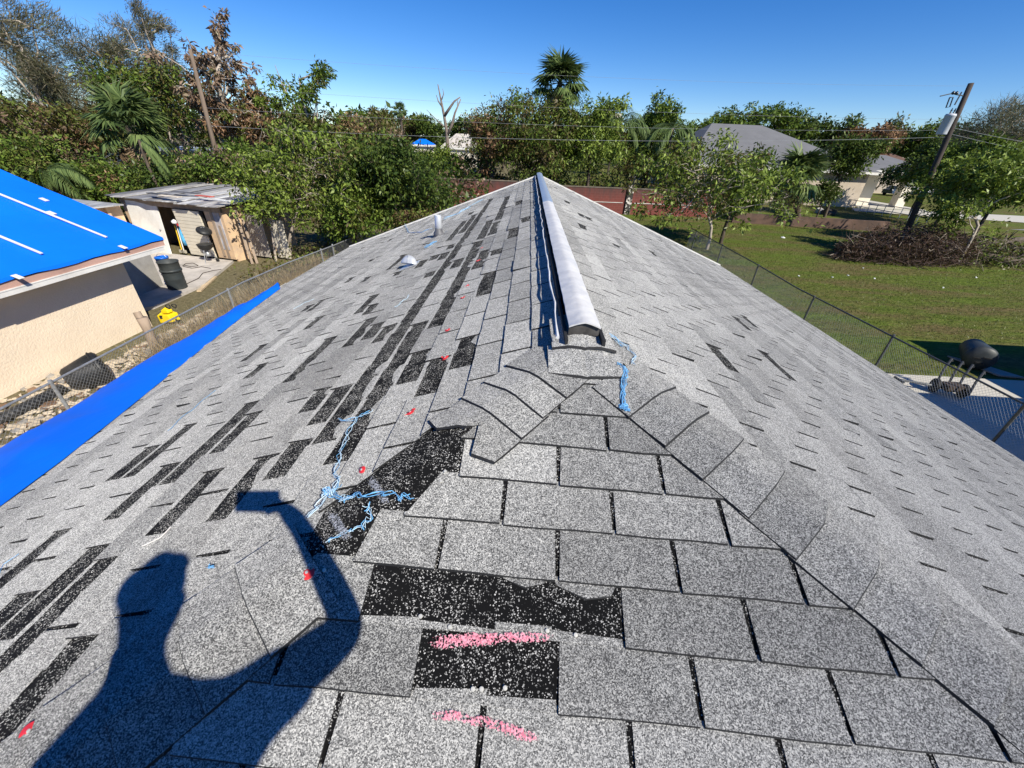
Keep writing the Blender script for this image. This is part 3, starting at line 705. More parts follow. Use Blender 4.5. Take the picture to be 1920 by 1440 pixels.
twine('hank of blue twine hanging over the right hip caps below the ridge vent',
  [[(1156, 686), (1170, 694), (1172, 712), (1165, 738), (1168, 762), (1170, 774)], [(1170, 694), (1166, 730), (1166, 765)]]+tuft(1168, 768, 9, 6), ('twine',), .006, .0012, 4)
twine('pale blue twine wound over the cap shingle at the near end of the ridge vent',
  [[(1066, 628), (1100, 621), (1125, 628), (1150, 640), (1172, 655), (1186, 672), (1183, 690)], [(1108, 622), (1140, 632), (1166, 655)]], ('twine_pale', 'twine'), .006, .0009, 4)
twine('blue twine strung past the metal pipe towards the far left eave', [[(760, 421), (767, 438), (790, 437), (812, 430)], [(835, 413), (868, 397), (905, 376)], [(835, 410), (860, 402), (880, 390)]], ('twine', 'twine_pale'), .02, .0026, 3)
twine('small knot of blue twine between the round vent and the pipe', [[(798, 467), (806, 461), (818, 455)]], ('twine',), .015, .0022, 4)
twine('thin blue thread running down the lower left slope', [[(405, 736), (372, 764), (340, 790), (318, 812)]], ('twine',), .004, .0013, 1)
twine('tiny tuft of blue twine just right of the head shadow', tuft(403, 1069, 8, 3), ('twine',), .003, .0006, 1)
twine('faint blue twine near the middle of the left slope', [[(552, 582), (570, 571), (590, 563)]], ('twine_pale',), .01, .0012, 2)
twine('blue thread in the lower left corner of the roof', [[(2, 1090), (14, 1062), (40, 1043)]], ('twine',), .004, .0012, 1)
twine('short blue twine at the far left edge of the roof by the trees', [[(742, 580), (757, 568), (770, 556)]], ('twine_pale',), .012, .0012, 2)
# pale cord near the head of the shadow
b = MB(); Q = [on_roof(x, y, .012)[0] for x, y in ((272, 1028), (290, 1020), (306, 1012), (318, 1000), (325, 992))]
b.tube(Q, .0022, 5); o = at_origin(b.build('cord', MAT['batten'])); tag(o, 'pale thin cord curving along a dark gap above the head shadow', 'cord')

# blue tarp strip lying along the left eave
inner = [onplane(x, y, (-SS, 0, 1), Z0) for x, y in ((525, 543), (475, 580), (430, 615), (325, 700), (227, 780), (120, 865), (0, 955), (-160, 1075), (-420, 1270))]
outer = [(-4.74, 5.62, 2.56), (-4.76, 4.6, 2.56), (-4.78, 3.81, 2.55), (-4.80, 2.5, 2.54), (-4.80, 1.6, 2.50), (-4.82, 1.0, 2.50), (-4.82, .2, 2.5), (-4.82, -.9, 2.5), (-4.82, -2.4, 2.5)]
mb = MB(); rows = []; nS = 9
def resample(path, k):
    out = []
    for i in range(k):
        t = i/(k-1)*(len(path)-1); j = min(int(t), len(path)-2); q = t-j
        out.append(np.array(path[j])*(1-q)+np.array(path[j+1])*q)
    return out
K = 60; I2 = resample(inner, K); O2 = resample(outer, K)
for i in range(K):
    row = []
    for j in range(nS):
        q = j/(nS-1); p = I2[i]*(1-q)+O2[i]*q
        fold = .012*math.sin(i*.55+3*q)+.010*math.sin(i*1.3-7*q)+RNG.normal(0, .005)
        lift = .012+.075*math.sin(math.pi*min(1, q*1.0))**.7+fold*math.sin(math.pi*q)+(.022 if j == 2 else 0)*(.5+.5*math.sin(i*.21))
        row.append(p+np.array([-.2, 0, 1])*lift)
    o_ = O2[i]; row.append(o_+np.array([-.03, 0, -.12+.02*math.sin(i*.7)])); row.append(o_+np.array([.02, 0, -.30+.03*math.sin(i*.5)]))
    rows.append(row)
m = len(rows[0]); vs = [p for r in rows for p in r]
mb.add(vs, [(i*m+j, i*m+j+1, (i+1)*m+j+1, (i+1)*m+j) for i in range(K-1) for j in range(m-1)])
mb.add(rows[0]+[np.array(p)+[0, .03, -.04] for p in rows[0]], [(j, j+1, m+j+1, m+j) for j in range(m-1)])
o = at_origin(mb.build('tarp', MAT['tarp'], None, True)); tag(o, 'blue tarp strip lying along the left eave of the foreground roof', 'tarp')

# ================================================================== house with the blue tarp roof on the left
nh = empty('tarped_house', (-14, 3, 0), 'cream stucco house under a bright blue tarp roof on the left', 'house')
EXH, YEH, ZEH, SLH = -10.42, 9.75, 2.36, .42             # eave line, gable end, eave height, slope
b = MB(); XW = -11.02
b.bbox((-24, -14, 0), (XW, 8.92, 2.45)); b.build('wall', MAT['stucco'], nh)
b = MB(); b.add([(XW-.02, 8.9, 2.4), (-24, 8.9, 2.4), (-17.4, 8.9, 2.4+SLH*6.3)], [(0, 1, 2)]); b.build('gable_wall', MAT['stucco'], nh)
b = MB()
def roofpt(x, y, h=0): return (x, y, ZEH+SLH*(EXH-x)+h)
XRG = -17.4
b.slab([roofpt(EXH, -15), roofpt(EXH, YEH), roofpt(XRG, YEH), roofpt(XRG, -15)], .10)
zr = ZEH+SLH*(EXH-XRG); b.slab([(XRG, -15, zr), (XRG, YEH, zr), (2*XRG-EXH, YEH, ZEH), (2*XRG-EXH, -15, ZEH)], .10)
b.build('roof', MAT['greyroof'], nh)
mb = MB(); nx, ny = 24, 60; vs = []
for i in range(nx):
    for j in range(ny):
        x = EXH+.03+(XRG-EXH)*i/(nx-1); y = YEH+.02-(YEH+15)*j/(ny-1)
        vs.append(roofpt(x, y, .014+.010*math.sin(j*.9+i*.3)*math.sin(i*.5)+.008*math.sin(i*1.1-j*.4)))
mb.add(vs, [(i*ny+j, i*ny+j+1, (i+1)*ny+j+1, (i+1)*ny+j) for i in range(nx-1) for j in range(ny-1)])
e = [(EXH+.045, YEH+.02-(YEH+15)*j/(ny-1), ZEH-.06+.02*math.sin(j*1.7)) for j in range(ny)]
mb.add([vs[j] for j in range(ny)]+e, [(j, ny+j, ny+j+1, j+1) for j in range(ny-1)])
mb.build('roof_tarp', MAT['tarp'], nh, True)['label'] = 'bright blue tarp stretched over the whole roof'
NRM = (SLH, 0, 1); CH = ZEH+SLH*EXH
for a, c in (((0, 366), (201, 447)), ((0, 445), (80, 478))):
    p = onplane(*a, NRM, CH+.03); q = onplane(*c, NRM, CH+.03); p = p+(p-q)*1.2
    b = MB(); b.beam(p+[0, 0, .03], q+[0, 0, .03], .05, .022); b.build('batten', MAT['batten'], nh)
for a in (-1.2, -4, -7):
    b = MB(); b.beam(roofpt(EXH-.6, a, .04), roofpt(XRG+.3, a, .04), .05, .022); b.build('batten', MAT['batten'], nh)
for (px, py) in ((97, 400), (231, 464), (34, 520), (83, 375)):
    p = onplane(px, py, NRM, CH+.03); b = MB(); b.box(p+[0, 0, .012], (.16, .10, .012), R_(random.uniform(-20, 20)), 0, Matrix.Rotation(math.atan(SLH), 3, 'Y')); b.build('patch', MAT['white_paint'], nh)
b = MB(); b.bbox((EXH-.03, -15, ZEH-.21), (EXH+.012, YEH+.015, ZEH-.075)); b.build('fascia', MAT['fascia'], nh)
b = MB(); b.beam((EXH-.02, YEH+.03, ZEH-.13), (XRG, YEH+.03, zr-.13), .03, .15); b.build('rake_board', MAT['fascia'], nh)
b = MB(); b.bbox((XW, -15, ZEH-.235), (EXH+.03, YEH+.03, ZEH-.212))
y = 9.7
while y > -14:
    l_ = random.choice((.5, .9, 1.6, 2.3))*random.uniform(.7, 1.2); b.bbox((EXH+.012, y-l_, ZEH-.25-random.uniform(0, .09)), (EXH+.022, y-.01, ZEH-.21)); y -= l_+random.choice((0, 0, .5))
b.build('soffit', MAT['white_paint'], nh)
b = MB(); b.bbox((-13.35, 8.94, 0), (-13.2, 12.1, 2.0)); o = b.build('side_wall', MAT['grey_wall'], nh); o['label'] = 'grey wing wall by the patio'

# patio and its step
sheet('patio', [(-20, 9.2), (-12.55, 9.2), (-12.0, 10.2), (-12.05, 12.6), (-13.0, 15.7), (-20, 17)], .10, MAT['concrete'], .14)
# chain-link fences --------------------------------------------------
def chain_fence(label, pts, h, posts_at, dia=.075, wire=.0030, m='galv', rail_r=.021, extra=None, dir_x=1, leanpost=None):
    root = empty('chain_link_fence', (pts[0][0], pts[0][1], 0), label, 'fence')
    seg = [np.array(p, float) for p in pts]; b = MB()
    b.tube([(p[0], p[1], h) for p in seg], rail_r, 8); b.build('top_rail', MAT[m], root)
    for (x, y) in posts_at:
        b = MB(); b.lathe([(.028, 0), (.028, h-.01), (.034, h), (.03, h+.05), (.001, h+.06)], (x, y, 0), 10); b.build('post', MAT[m], root)
    b = MB(); rr = wire
    for p, q in zip(seg[:-1], seg[1:]):
        d = q-p; L = np.hypot(*d[:2]); u = d/L
        k = int((L+h)/dia)
        for i in range(-int(h/dia)-1, int(L/dia)+1):
            for sgn in (1, -1):
                s0 = i*dia; s1 = s0+h-.04; z0, z1 = (.02, h-.02) if sgn > 0 else (h-.02, .02)
                a0, a1 = max(0, s0), min(L, s1)
                if a1 <= a0+.01: continue
                za = z0+(z1-z0)*(a0-s0)/(s1-s0); zb = z0+(z1-z0)*(a1-s0)/(s1-s0)
                P0 = (p[0]+u[0]*a0, p[1]+u[1]*a0, za); P1 = (p[0]+u[0]*a1, p[1]+u[1]*a1, zb)
                b.tube([P0, P1], rr, 3, 0, False)
    b.build('mesh', MAT['galv'], root)
    return root
FL = [(-8.05, -6), (-8.2, 3.3), (-8.35, 7.0), (-8.45, 9.7), (-8.3, 12.0), (-7.9, 14.8), (-7.6, 18)]
chain_fence('grey chain-link fence between the foreground roof and the cream house', FL, 1.2, [(-8.12, -1.0), (-8.22, 4.05), (-8.42, 9.0), (-8.05, 13.9), (-7.95, 14.7), (-7.75, 17.2)])
FRt = [(9.4, -3), (9.35, 5), (9.2, 9), (9.05, 12), (9.2, 15), (9.25, 18.2), (9.3, 23)]
chain_fence('dark chain-link fence between the foreground roof and the lawn', FRt, 1.2, [(9.38, 1.6), (9.35, 5.1), (9.25, 8.15), (9.05, 11.1), (9.15, 14.9), (9.25, 18.6), (9.3, 22.2)], m='dark_galv', wire=.0023)

# ------------------------------------------------------------------ things in the left-hand yard
def barrel(name, loc, r, h, T=None, m='grey_plastic', label='', cat='barrel', taper=.96):
    root = empty(name, loc, label, cat); b = MB()
    prof = [(.001, 0), (r*.92, 0), (r*.97, .03), (r*taper, h*.33), (r*1.0, h*.36), (r*.98, h*.40), (r*.98, h*.63), (r*1.02, h*.66), (r*.99, h*.70), (r*1.0, h*.96), (r*1.05, h*.97), (r*1.05, h), (r*.96, h), (r*.94, h*.5), (r*.9, .04), (.001, .04)]
    b.lathe(prof, loc, 28, 0, T); b.build('drum', MAT[m], root, True)
    return root
Pb = G(322, 545); bx = barrel('barrel', (-13.0+.45, 11.95, .1), .30, .95, None, 'grey_plastic', 'dark grey plastic barrel standing on the patio by the grey wall')
b = MB(); b.lathe([(.31, .60), (.325, .64), (.315, .68)], (-12.55, 11.95, .1), 28); b.build('hoop', MAT['grey_plastic'], bx, True)
bk = empty('bucket', (-13.45, 12.75, .1), 'blue plastic bucket behind the dark barrel on the patio', 'bucket')
b = MB(); b.lathe([(.001, 0), (.15, 0), (.2, .8), (.21, .8), (.21, .86), (.19, .86), (.14, .03), (.001, .03)], (-13.45, 12.75, .1), 22); b.build('shell', MAT['blue_plastic'], bk, True)
b = MB(); b.tube([(-13.45+.2*math.cos(a), 12.75, .1+.8+.16*math.sin(a)) for a in np.linspace(0, math.pi, 9)], .008, 6); b.build('handle', MAT['galv'], bk)
# black tub tipped against the wall
A0, B0 = G(124, 714, .30), G(196, 688, .38); T = Vector([float(v) for v in (B0-A0)]).to_track_quat('Z', 'Y').to_matrix(); LB = float(np.linalg.norm(B0-A0))
tp = empty('tipped_barrel', A0*[1, 1, 0], 'black plastic tub lying on its side against the cream wall', 'barrel')
b = MB(); b.lathe([(.001, -.02), (.20, 0), (.25, .05), (.30, LB*.35), (.36, LB*.7), (.385, LB*.9), (.38, LB*.96), (.33, LB*1.02), (.20, LB*1.05), (.001, LB*1.06)], A0, 30, 0, T); dr_ = b.build('drum', MAT['black_plastic'], tp, True)
b = MB(); b.lathe([(.36, LB*.80), (.405, LB*.83), (.405, LB*.87), (.36, LB*.89)], A0, 30, 0, T); b.build('rim', MAT['black_plastic'], dr_, True)
tr = empty('drain_pipe', (-9.95, 4.6, .14), 'black corrugated drain pipe lying along the foot of the cream wall', 'pipe')
b = MB(); pth = [(-10.15+.12*math.sin(t*2), 3.9+t*1.5, .12) for t in np.linspace(0, 1, 36)]; b.tube(pth, [.10+.012*(i % 2) for i in range(36)], 12); b.build('pipe', MAT['black_plastic'], tr)
# yellow garden machine behind the stump
ym = empty('garden_machine', (-10.72, 9.25, 0), 'bright yellow garden machine with black handles by the corner of the cream wall', 'machine')
o_ = np.array((-10.72, 9.25, .0)); YS_ = .62
b = MB(); V_ = lambda x, y, z: o_+np.array([x, y, z])*YS_
b.slab([V_(-.40, -.20, .40), V_(.28, -.30, .52), V_(.40, .14, .50), V_(-.28, .26, .60)], .38*YS_); b.slab([V_(-.22, -.08, .62), V_(.2, -.16, .70), V_(.24, .1, .68), V_(-.14, .16, .74)], .16*YS_)
hs_ = b.build('housing', MAT['yellow'], ym); bm_ = hs_.modifiers.new('soft edges', 'BEVEL'); bm_.width = .03; bm_.segments = 3
b = MB(); b.box(V_(0, -.23, .36), (.26, .02, .10), .1); b.build('grille', MAT['rubber'], hs_)
for k in (0, 1):
    b = MB(); c = V_(.16+.20*k, .02+.12*k, .80); b.tube([c+np.array((.07*math.cos(a), .02*math.sin(a*2), .07*math.sin(a)))*.9 for a in np.linspace(0, 6.28, 12)], .014, 6); b.build('handle', MAT['rubber'], ym)
for k in (-1, 1):
    b = MB(); b.lathe([(.001, -.03), (.08, -.03), (.085, 0), (.08, .03), (.001, .03)], V_(.3*k, -.1, .14), 18, 0, Matrix.Rotation(R_(90), 3, 'X')); b.build('wheel', MAT['rubber'], ym, True)
# weathered wooden post
sp_ = empty('wooden_post', (-9.45, 7.25, 0), 'forked weathered tree-trunk post at the wall corner behind the fence', 'post')
b = MB(); b.tube([(-9.38, 7.15, 0), (-9.42, 7.2, .35), (-9.5, 7.3, .72), (-9.5, 7.3, 1.0)], [.11, .10, .10, .12], 9); b.tube([(-9.48, 7.3, .75), (-9.6, 7.35, .98), (-9.64, 7.37, 1.12)], [.08, .08, .075], 8)
b.build('trunk', MAT['wood'], sp_, True)
# rubble of pale slabs under the fence, and dry weeds
mb = MB()
for i in range(5200):
    y = random.uniform(-2, 10.2); x = random.uniform(-10.95, -6.4)
    if y > 6.5 and x < -10.3: continue
    r = random.uniform(.03, .13)*(1.35 if random.random() < .12 else .8); a0 = random.uniform(0, 6.28); k = random.choice((4, 5, 5, 6))
    tz = random.uniform(-.25, .25); tx = random.uniform(-.25, .25)
    pts = []
    for j in range(k):
        a = a0+j*6.283/k; rr = r*random.uniform(.6, 1.15); dx, dy = rr*math.cos(a), rr*math.sin(a)
        pts.append((x+dx, y+dy, .035+abs(dx*tx+dy*tz)+random.uniform(0, .02)))
    mb.add(pts+[(p[0], p[1], p[2]-.02) for p in pts], [tuple(range(k))]+[(j, k+j, k+(j+1) % k, (j+1) % k) for j in range(k)], 0 if random.random() < .62 else random.choice((1, 2)))
tag(mb.build('rubble', [plain('pale broken slabs', (.55, .46, .34), .85, .18, 2), plain('brown dead leaves', (.20, .12, .07), .85, .3, 3), plain('grey stones', (.30, .28, .25), .9, .2, 3)]), 'pale broken slabs and dead leaves strewn below the cream wall', 'rubble', None, 'stuff')
def blades(name, n, area, h, w_, mat_key, label, cat, lean=.5):
    V = np.empty((n*3, 3)); tn = np.empty(n)
    xy = np.array([area() for _ in range(n)]); a = RNG.uniform(0, 6.28, n); hh = h*RNG.uniform(.4, 1.2, n); ln = RNG.normal(0, lean, (n, 2))
    sx = np.cos(a)*w_; sy_ = np.sin(a)*w_
    V[0::3] = np.stack([xy[:, 0]-sx, xy[:, 1]-sy_, np.zeros(n)], 1); V[1::3] = np.stack([xy[:, 0]+sx, xy[:, 1]+sy_, np.zeros(n)], 1)
    V[2::3] = np.stack([xy[:, 0]+ln[:, 0]*hh, xy[:, 1]+ln[:, 1]*hh, hh], 1)
    me = bpy.data.meshes.new(name); me.vertices.add(n*3); me.vertices.foreach_set('co', V.ravel()); me.loops.add(n*3); me.loops.foreach_set('vertex_index', np.arange(n*3))
    me.polygons.add(n); me.polygons.foreach_set('loop_start', np.arange(n)*3); me.polygons.foreach_set('loop_total', np.full(n, 3)); me.update(calc_edges=True)
    at = me.attributes.new('tone', 'FLOAT', 'FACE'); at.data.foreach_set('value', RNG.uniform(0, 1, n))
    o = link_mesh(name, me, MAT[mat_key]); return tag(o, label, cat, None, 'stuff')
def along_left():
    y = random.uniform(6.5, 15.2); x = -8.0+random.gauss(-.35, .45); return (x, y)
blades('dry_weeds', 16000, along_left, .75, .013, 'leaf_straw', 'tall dry straw-coloured weeds along the left chain-link fence', 'weeds', .35)
def along_near(): return (random.gauss(-7.6, .35), random.uniform(-1, 8.5))
blades('weeds', 4500, along_near, .3, .007, 'leaf_olive', 'low brownish weeds at the foot of the left fence under the blue tarp strip', 'weeds', .5)
def lawn_area():
    while True:
        x = 6+26*random.random()**1.3; y = 5.5+28*random.random()**1.2
        if y < 11 and x > 12.4: continue
        if 9 < x < 13 and y < 8.5: continue
        return (x, y)
blades('grass', 90000, lawn_area, .07, .010, 'leaf_lawn', 'short mown grass of the lawn beyond the right fence', 'grass', .8)

# shed --------------------------------------------------------------
sh = empty('shed', (-15.5, 17.5, 0), 'ramshackle peach shed with patched sheet-metal roof behind the patio', 'shed')
Lf = np.array([-18.4, 17.2, 0]); Rt = np.array([-12.95, 15.85, 0]); ux = (Rt-Lf)/np.linalg.norm(Rt-Lf); uy = np.array([-ux[1], ux[0], 0]); LEN = np.linalg.norm(Rt-Lf)
def SP(a, d, z): return Lf+ux*a+uy*d+np.array([0, 0, z])
rzs = math.atan2(ux[1], ux[0])
def wallpiece(b, a0, a1, d0, d1, z0, z1, mi=0): b.box(SP((a0+a1)/2, (d0+d1)/2, (z0+z1)/2), (a1-a0, d1-d0, z1-z0), rzs, mi)
b = MB(); wallpiece(b, 0, LEN, 3.6, 3.7, 0, 2.2); wallpiece(b, 0, .1, .1, 3.6, 0, 2.2); wallpiece(b, LEN-.1, LEN, .1, 3.6, 0, 2.2)
wallpiece(b, LEN-.95, LEN, 0, .1, .1, 2.2); wallpiece(b, 0, .35, 0, .1, .1, 2.2); b.build('wall', MAT['peach'], sh)
b = MB(); wallpiece(b, .35, LEN-.95, 2.2, 2.25, .1, 2.2); b.build('shade_panel', MAT['dark_void'], sh)  # near-black sheet, the shed's inner shade put into its colour
b = MB(); wallpiece(b, 0, LEN, -.03, .07, 2.02, 2.24); b.build('header_beam', MAT['wood'], sh)
for i in range(11):
    a = -.35+i*(LEN+.7)/11; b = MB(); z0 = 2.30+random.uniform(-.02, .03); z1 = 2.50+random.uniform(-.05, .05)
    b.slab([SP(a-.05, -.34+random.uniform(-.10, .08), z0), SP(a+.58, -.34+random.uniform(-.10, .08), z0+.02), SP(a+.58, 4.1, z1+.02), SP(a-.05, 4.1, z1)], .03)
    b.build('roof_sheet', plain('old sheet roofing', random.choice(((.62, .62, .61), (.30, .30, .31), (.52, .50, .47), (.66, .64, .6), (.2, .2, .21))), .5, .2, 2, stretch=(2, .6, 1), dirt=(.12, .10, .09), dirt_amt=.8), sh)
for (px, py, dx, col) in ((385, 372, .9, (.55, .12, .09)), (320, 372, 1.1, (.7, .62, .5)), (300, 368, 1.3, (.08, .08, .085)), (420, 380, .9, (.75, .75, .74)), (350, 365, 1.4, (.12, .12, .13))):
    P = G(px, py, 2.44); b = MB(); b.box(P+[0, 0, .09], (dx, .22, .03), rzs+random.uniform(-.1, .1)); b.build('loose_board', plain('loose roof board', col, .6, .2, 3), sh)
for a, z in ((LEN-.55, 1.2), (LEN-.3, .8)):
    b = MB(); b.box(SP(a, -.03, z), (.12, .02, 2.0 if z > 1 else 1.4), rzs); b.build('plank', MAT['wood'], sh)
b = MB(); wallpiece(b, LEN-.62, LEN-.15, -.02, .0, .5, 2.0); b.build('painted_patch', plain('grey-blue flaking paint', (.42, .42, .45), .8, .25, 3, dirt=(.62, .45, .3), dirt_amt=.7, dirt_scale=4), sh)
# lean-to with corrugated side to the right of the shed
b = MB()
for i in range(10): wallpiece(b, LEN+.15+i*.09, LEN+.22+i*.09, .9, .93, .1, 1.9)
b.build('side_panel', plain('grey corrugated panel', (.42, .38, .33), .7, .2, 3), sh)
b = MB()
for i in range(2): wallpiece(b, LEN+1.25+i*.36, LEN+1.55+i*.36, 1.1, 1.15, .1, 1.7)
b.build('side_board', MAT['cream'], sh)
# pink-trimmed box beside the shed, behind the tarped roof
bo = empty('lean_to', (-18.6, 14.6, 0), 'peach lean-to with a pinkish board roof edge left of the shed', 'lean-to')
b = MB(); b.box((-19.2, 16.3, 1.0), (2.6, .12, 2.0), rzs); b.box((-18.2, 15.9, 1.0), (.12, 1.5, 2.0), rzs); b.build('wall', MAT['peach'], bo)
b = MB(); b.box((-19.3, 15.6, 2.06), (3.0, 2.4, .05), rzs); b.build('roof', MAT['roof_metal'], bo)
b = MB(); b.box((-19.1, 14.42, 2.0), (3.0, .06, .16), rzs); b.build('roof_edge', MAT['fascia'], bo)
# white door leaning on the shed front
d1 = empty('loose_door', SP(1.55, -.25, .1), 'plain white door leaning against the shed front', 'door')
b = MB(); p0, p1 = SP(.62, -.42, .1), SP(2.35, -.38, .1); tp_ = np.array([-.0, 0, 2.05])+uy*.38-ux*.28
b.slab([p0, p1, p1+tp_*.99, p0+tp_], .05); b.build('leaf', MAT['white_paint'], d1)
b = MB(); q0 = p1-ux*.14+tp_*.48; b.lathe([(.001, 0), (.03, 0), (.035, .04), (.001, .06)], q0-uy*.02, 12, 0, Matrix.Rotation(R_(90), 3, 'X')); b.build('handle', MAT['galv'], d1, True)
# cream siding door of the shed
d2 = empty('siding_panel', SP(3.6, -.1, .1), 'cream clapboard panel standing in the shed front behind the grill', 'panel')
b = MB()
for i in range(13): wallpiece(b, 3.22-.012*i, 4.62-.012*i, -.12+.004*(i % 2), -.06, .12+i*.145, .12+i*.145+.135)
b.build('boards', MAT['siding'], d2)
b = MB(); wallpiece(b, 3.2, 4.64, -.058, -.045, .1, 2.0); b.build('backing', MAT['dark_void'], d2)
# garden tools in the gap
for nm, a, lab, col, hh in (('broom', 2.62, 'yellow-handled broom standing in the dark gap of the shed', (.75, .5, .03), 1.25), ('rake', 2.74, 'white-handled rake in the dark gap of the shed', (.7, .68, .62), 1.35)):
    t_ = empty(nm, SP(a, -.05, .1), lab, nm); b = MB(); b.tube([SP(a, -.05, .12), SP(a-.16, .18, hh)], .022, 8); b.build('handle', plain(nm+' handle', col, .5, .1, 5), t_)
    b = MB(); b.box(SP(a, -.05, .17), (.24, .07, .12), rzs); b.build('head', plain(nm+' head', (.5, .45, .35), .8, .2, 20), t_)
bg_ = empty('bag', SP(3.0, -.05, .1), 'bright blue bag hanging in the dark gap of the shed', 'bag')
b = MB(); b.lathe([(.001, 0), (.13, .02), (.16, .25), (.13, .6), (.07, .8), (.09, .86)], SP(2.98, .05, .45), 14); b.build('body', plain('light blue cloth', (.10, .42, .75), .6, .15, 8, bstr=.5, bscale=9), bg_, True)
b = MB(); b.lathe([(.001, 0), (.10, .02), (.12, .12), (.001, .2)], SP(2.78, .0, 1.35), 14); b.lathe([(.001, 0), (.09, .02), (.10, .10), (.001, .16)], SP(2.95, .05, 1.25), 14, 1); b.build('top_bundle', [MAT['white_trash'], MAT['red_plastic']], bg_, True)
# kettle grill with its lid propped up
GP = np.array([-13.75, 15.35, .1]); gr_ = empty('kettle_grill', GP, 'black kettle grill with propped-up lid on the patio by the siding panel', 'grill')
b = MB(); b.lathe([(.001, .48), (.14, .50), (.25, .58), (.29, .72), (.30, .74), (.28, .74), (.001, .62)], GP, 24); b.build('bowl', MAT['black_plastic'], gr_, True)
for k in range(3):
    a = 2.1*k+.5; b = MB(); b.tube([GP+(.15*math.cos(a), .15*math.sin(a), .54), GP+(.3*math.cos(a), .3*math.sin(a), 0)], .014, 7); b.build('leg', MAT['galv'], gr_)
b = MB(); b.lathe([(.10, .25), (.11, .27), (.06, .46)], GP, 16); b.build('ash_catcher', MAT['galv'], gr_, True)
b = MB(); b.lathe([(.28, 0), (.27, .05), (.18, .11), (.001, .13)], GP+(.05, .16, 1.22), 22, 0, Matrix.Rotation(R_(28), 3, 'Y') @ Matrix.Rotation(R_(12), 3, 'X')); gl_ = b.build('lid', MAT['black_plastic'], gr_, True); b = MB(); b.tube([GP+(.0, .1, 1.36), GP+(.05, .14, 1.40), GP+(.1, .18, 1.36)], .012, 6); b.build('handle', MAT['galv'], gl_)
b = MB(); b.tube([GP+(.0, .26, .74), GP+(.03, .2, 1.3)], .012, 6); b.build('lid_stay', MAT['galv'], gr_)
b = MB(); b.lathe([(.001, -.02), (.07, -.02), (.07, .02), (.001, .02)], GP+(.30, .05, .08), 14, 0, Matrix.Rotation(R_(90), 3, 'X')); b.build('wheel', MAT['rubber'], gr_, True)
# cables on the patio, lumber beside it
for lab, pts in (('dark cable coiled on the patio before the shed', [(345, 497), (358, 500), (372, 498), (362, 493), (348, 494), (342, 499), (360, 503), (378, 500), (395, 503)]), ('thin dark cable snaking from the barrel towards the grill', [(330, 542), (350, 532), (372, 522), (380, 512), (400, 507), (415, 505)])):
    b = MB(); Q = [G(x, y, .115) for x, y in pts]; b.tube(resample(Q, 40), .012, 6); o = at_origin(b.build('cable', MAT['hose'])); tag(o, lab, 'cable')
b = MB(); b.beam(G(373, 546, .04), G(403, 519, .04), .14, .05); o = at_origin(b.build('lumber_board', MAT['lumber'])); tag(o, 'pale lumber board lying beside the patio edge', 'board')
for k, (x, y) in enumerate(((-12.3, 15.9), (-12.15, 16.0))):
    b = MB(); b.beam((x+.2, y-.3, .02), (x-.25, y+.25, 2.1-.3*k), .10, .03); o = at_origin(b.build('leaning_plank', MAT['wood'])); tag(o, ('taller' if k == 0 else 'shorter')+' grey plank leaning at the right end of the shed', 'plank', 'planks leaning on the shed')
# ================================================================== right-hand yard
sheet('paved_slab', [(9.45, -6), (24, -6), (24, 8.36), (9.75, 8.36)], .03, MAT['slab'], .06)
nb = empty('neighbour_building', (17, 0, 0), 'flat-roofed pale building beyond the right fence, throwing the deep shadow on slab and lawn', 'building')
b = MB(); b.prism([(11.2, -8), (24, -8), (24, 8.45), (14.85, 8.45), (14.85, 5.0), (11.2, 5.0)], 0, 2.55); b.build('wall', MAT['cream'], nb)
b = MB(); b.prism([(11.05, -8.15), (24.15, -8.15), (24.15, 8.6), (14.7, 8.6), (14.7, 5.12), (11.05, 5.12)], 2.55, 2.72); b.build('roof', MAT['white_paint'], nb)
b = MB(); b.bbox((14.82, 6.0, .9), (14.86, 7.6, 2.1)); b.build('window', MAT['glass'], nb)
# trash bin lying on its side in the shade
bn = empty('trash_bin', (13.0, 9.5, 0), 'dark grey round trash bin lying on its side in the black shade', 'trash bin')
ax_ = Vector((.52, .85, .02)).normalized(); Tb = ax_.to_track_quat('Z', 'Y').to_matrix(); c0 = G(1838, 672, .36)
b = MB(); b.lathe([(.001, 0), (.32, .0), (.33, .10), (.31, .45), (.27, .85), (.001, .85)], c0, 30, 0, Tb); b.build('body', MAT['grey_plastic'], bn, True)
b = MB(); b.lathe([(.001, -.09), (.17, -.085), (.30, -.045), (.35, .02), (.35, .06), (.32, .07)], c0, 30, 0, Tb); lid_ = b.build('lid', MAT['grey_plastic'], bn, True)
for dx, dz in ((-.10, .07), (.10, .02), (0, -.10)):
    b = MB(); b.box(c0+np.array(Tb @ Vector((dx, dz, -.10))), (.16, .03, .03), 0, 0, Tb); b.build('lid_slot', MAT['rubber'], lid_)
b = MB(); b.tube([c0+np.array(Tb @ Vector((.1*math.cos(a)-.02, -.34-.08*math.sin(a), .35+.0))) for a in np.linspace(0, math.pi, 8)], .03, 8); b.build('handle', MAT['grey_plastic'], bn)
b = MB(); b.slab([(12.7, 9.7, .06), (13.1, 8.55, .06), (13.75, 8.5, .06), (13.2, 9.3, .06)], .04); o = at_origin(b.build('board', MAT['grey_wall'])); tag(o, 'grey pointed sheet of board under the lying trash bin', 'board')
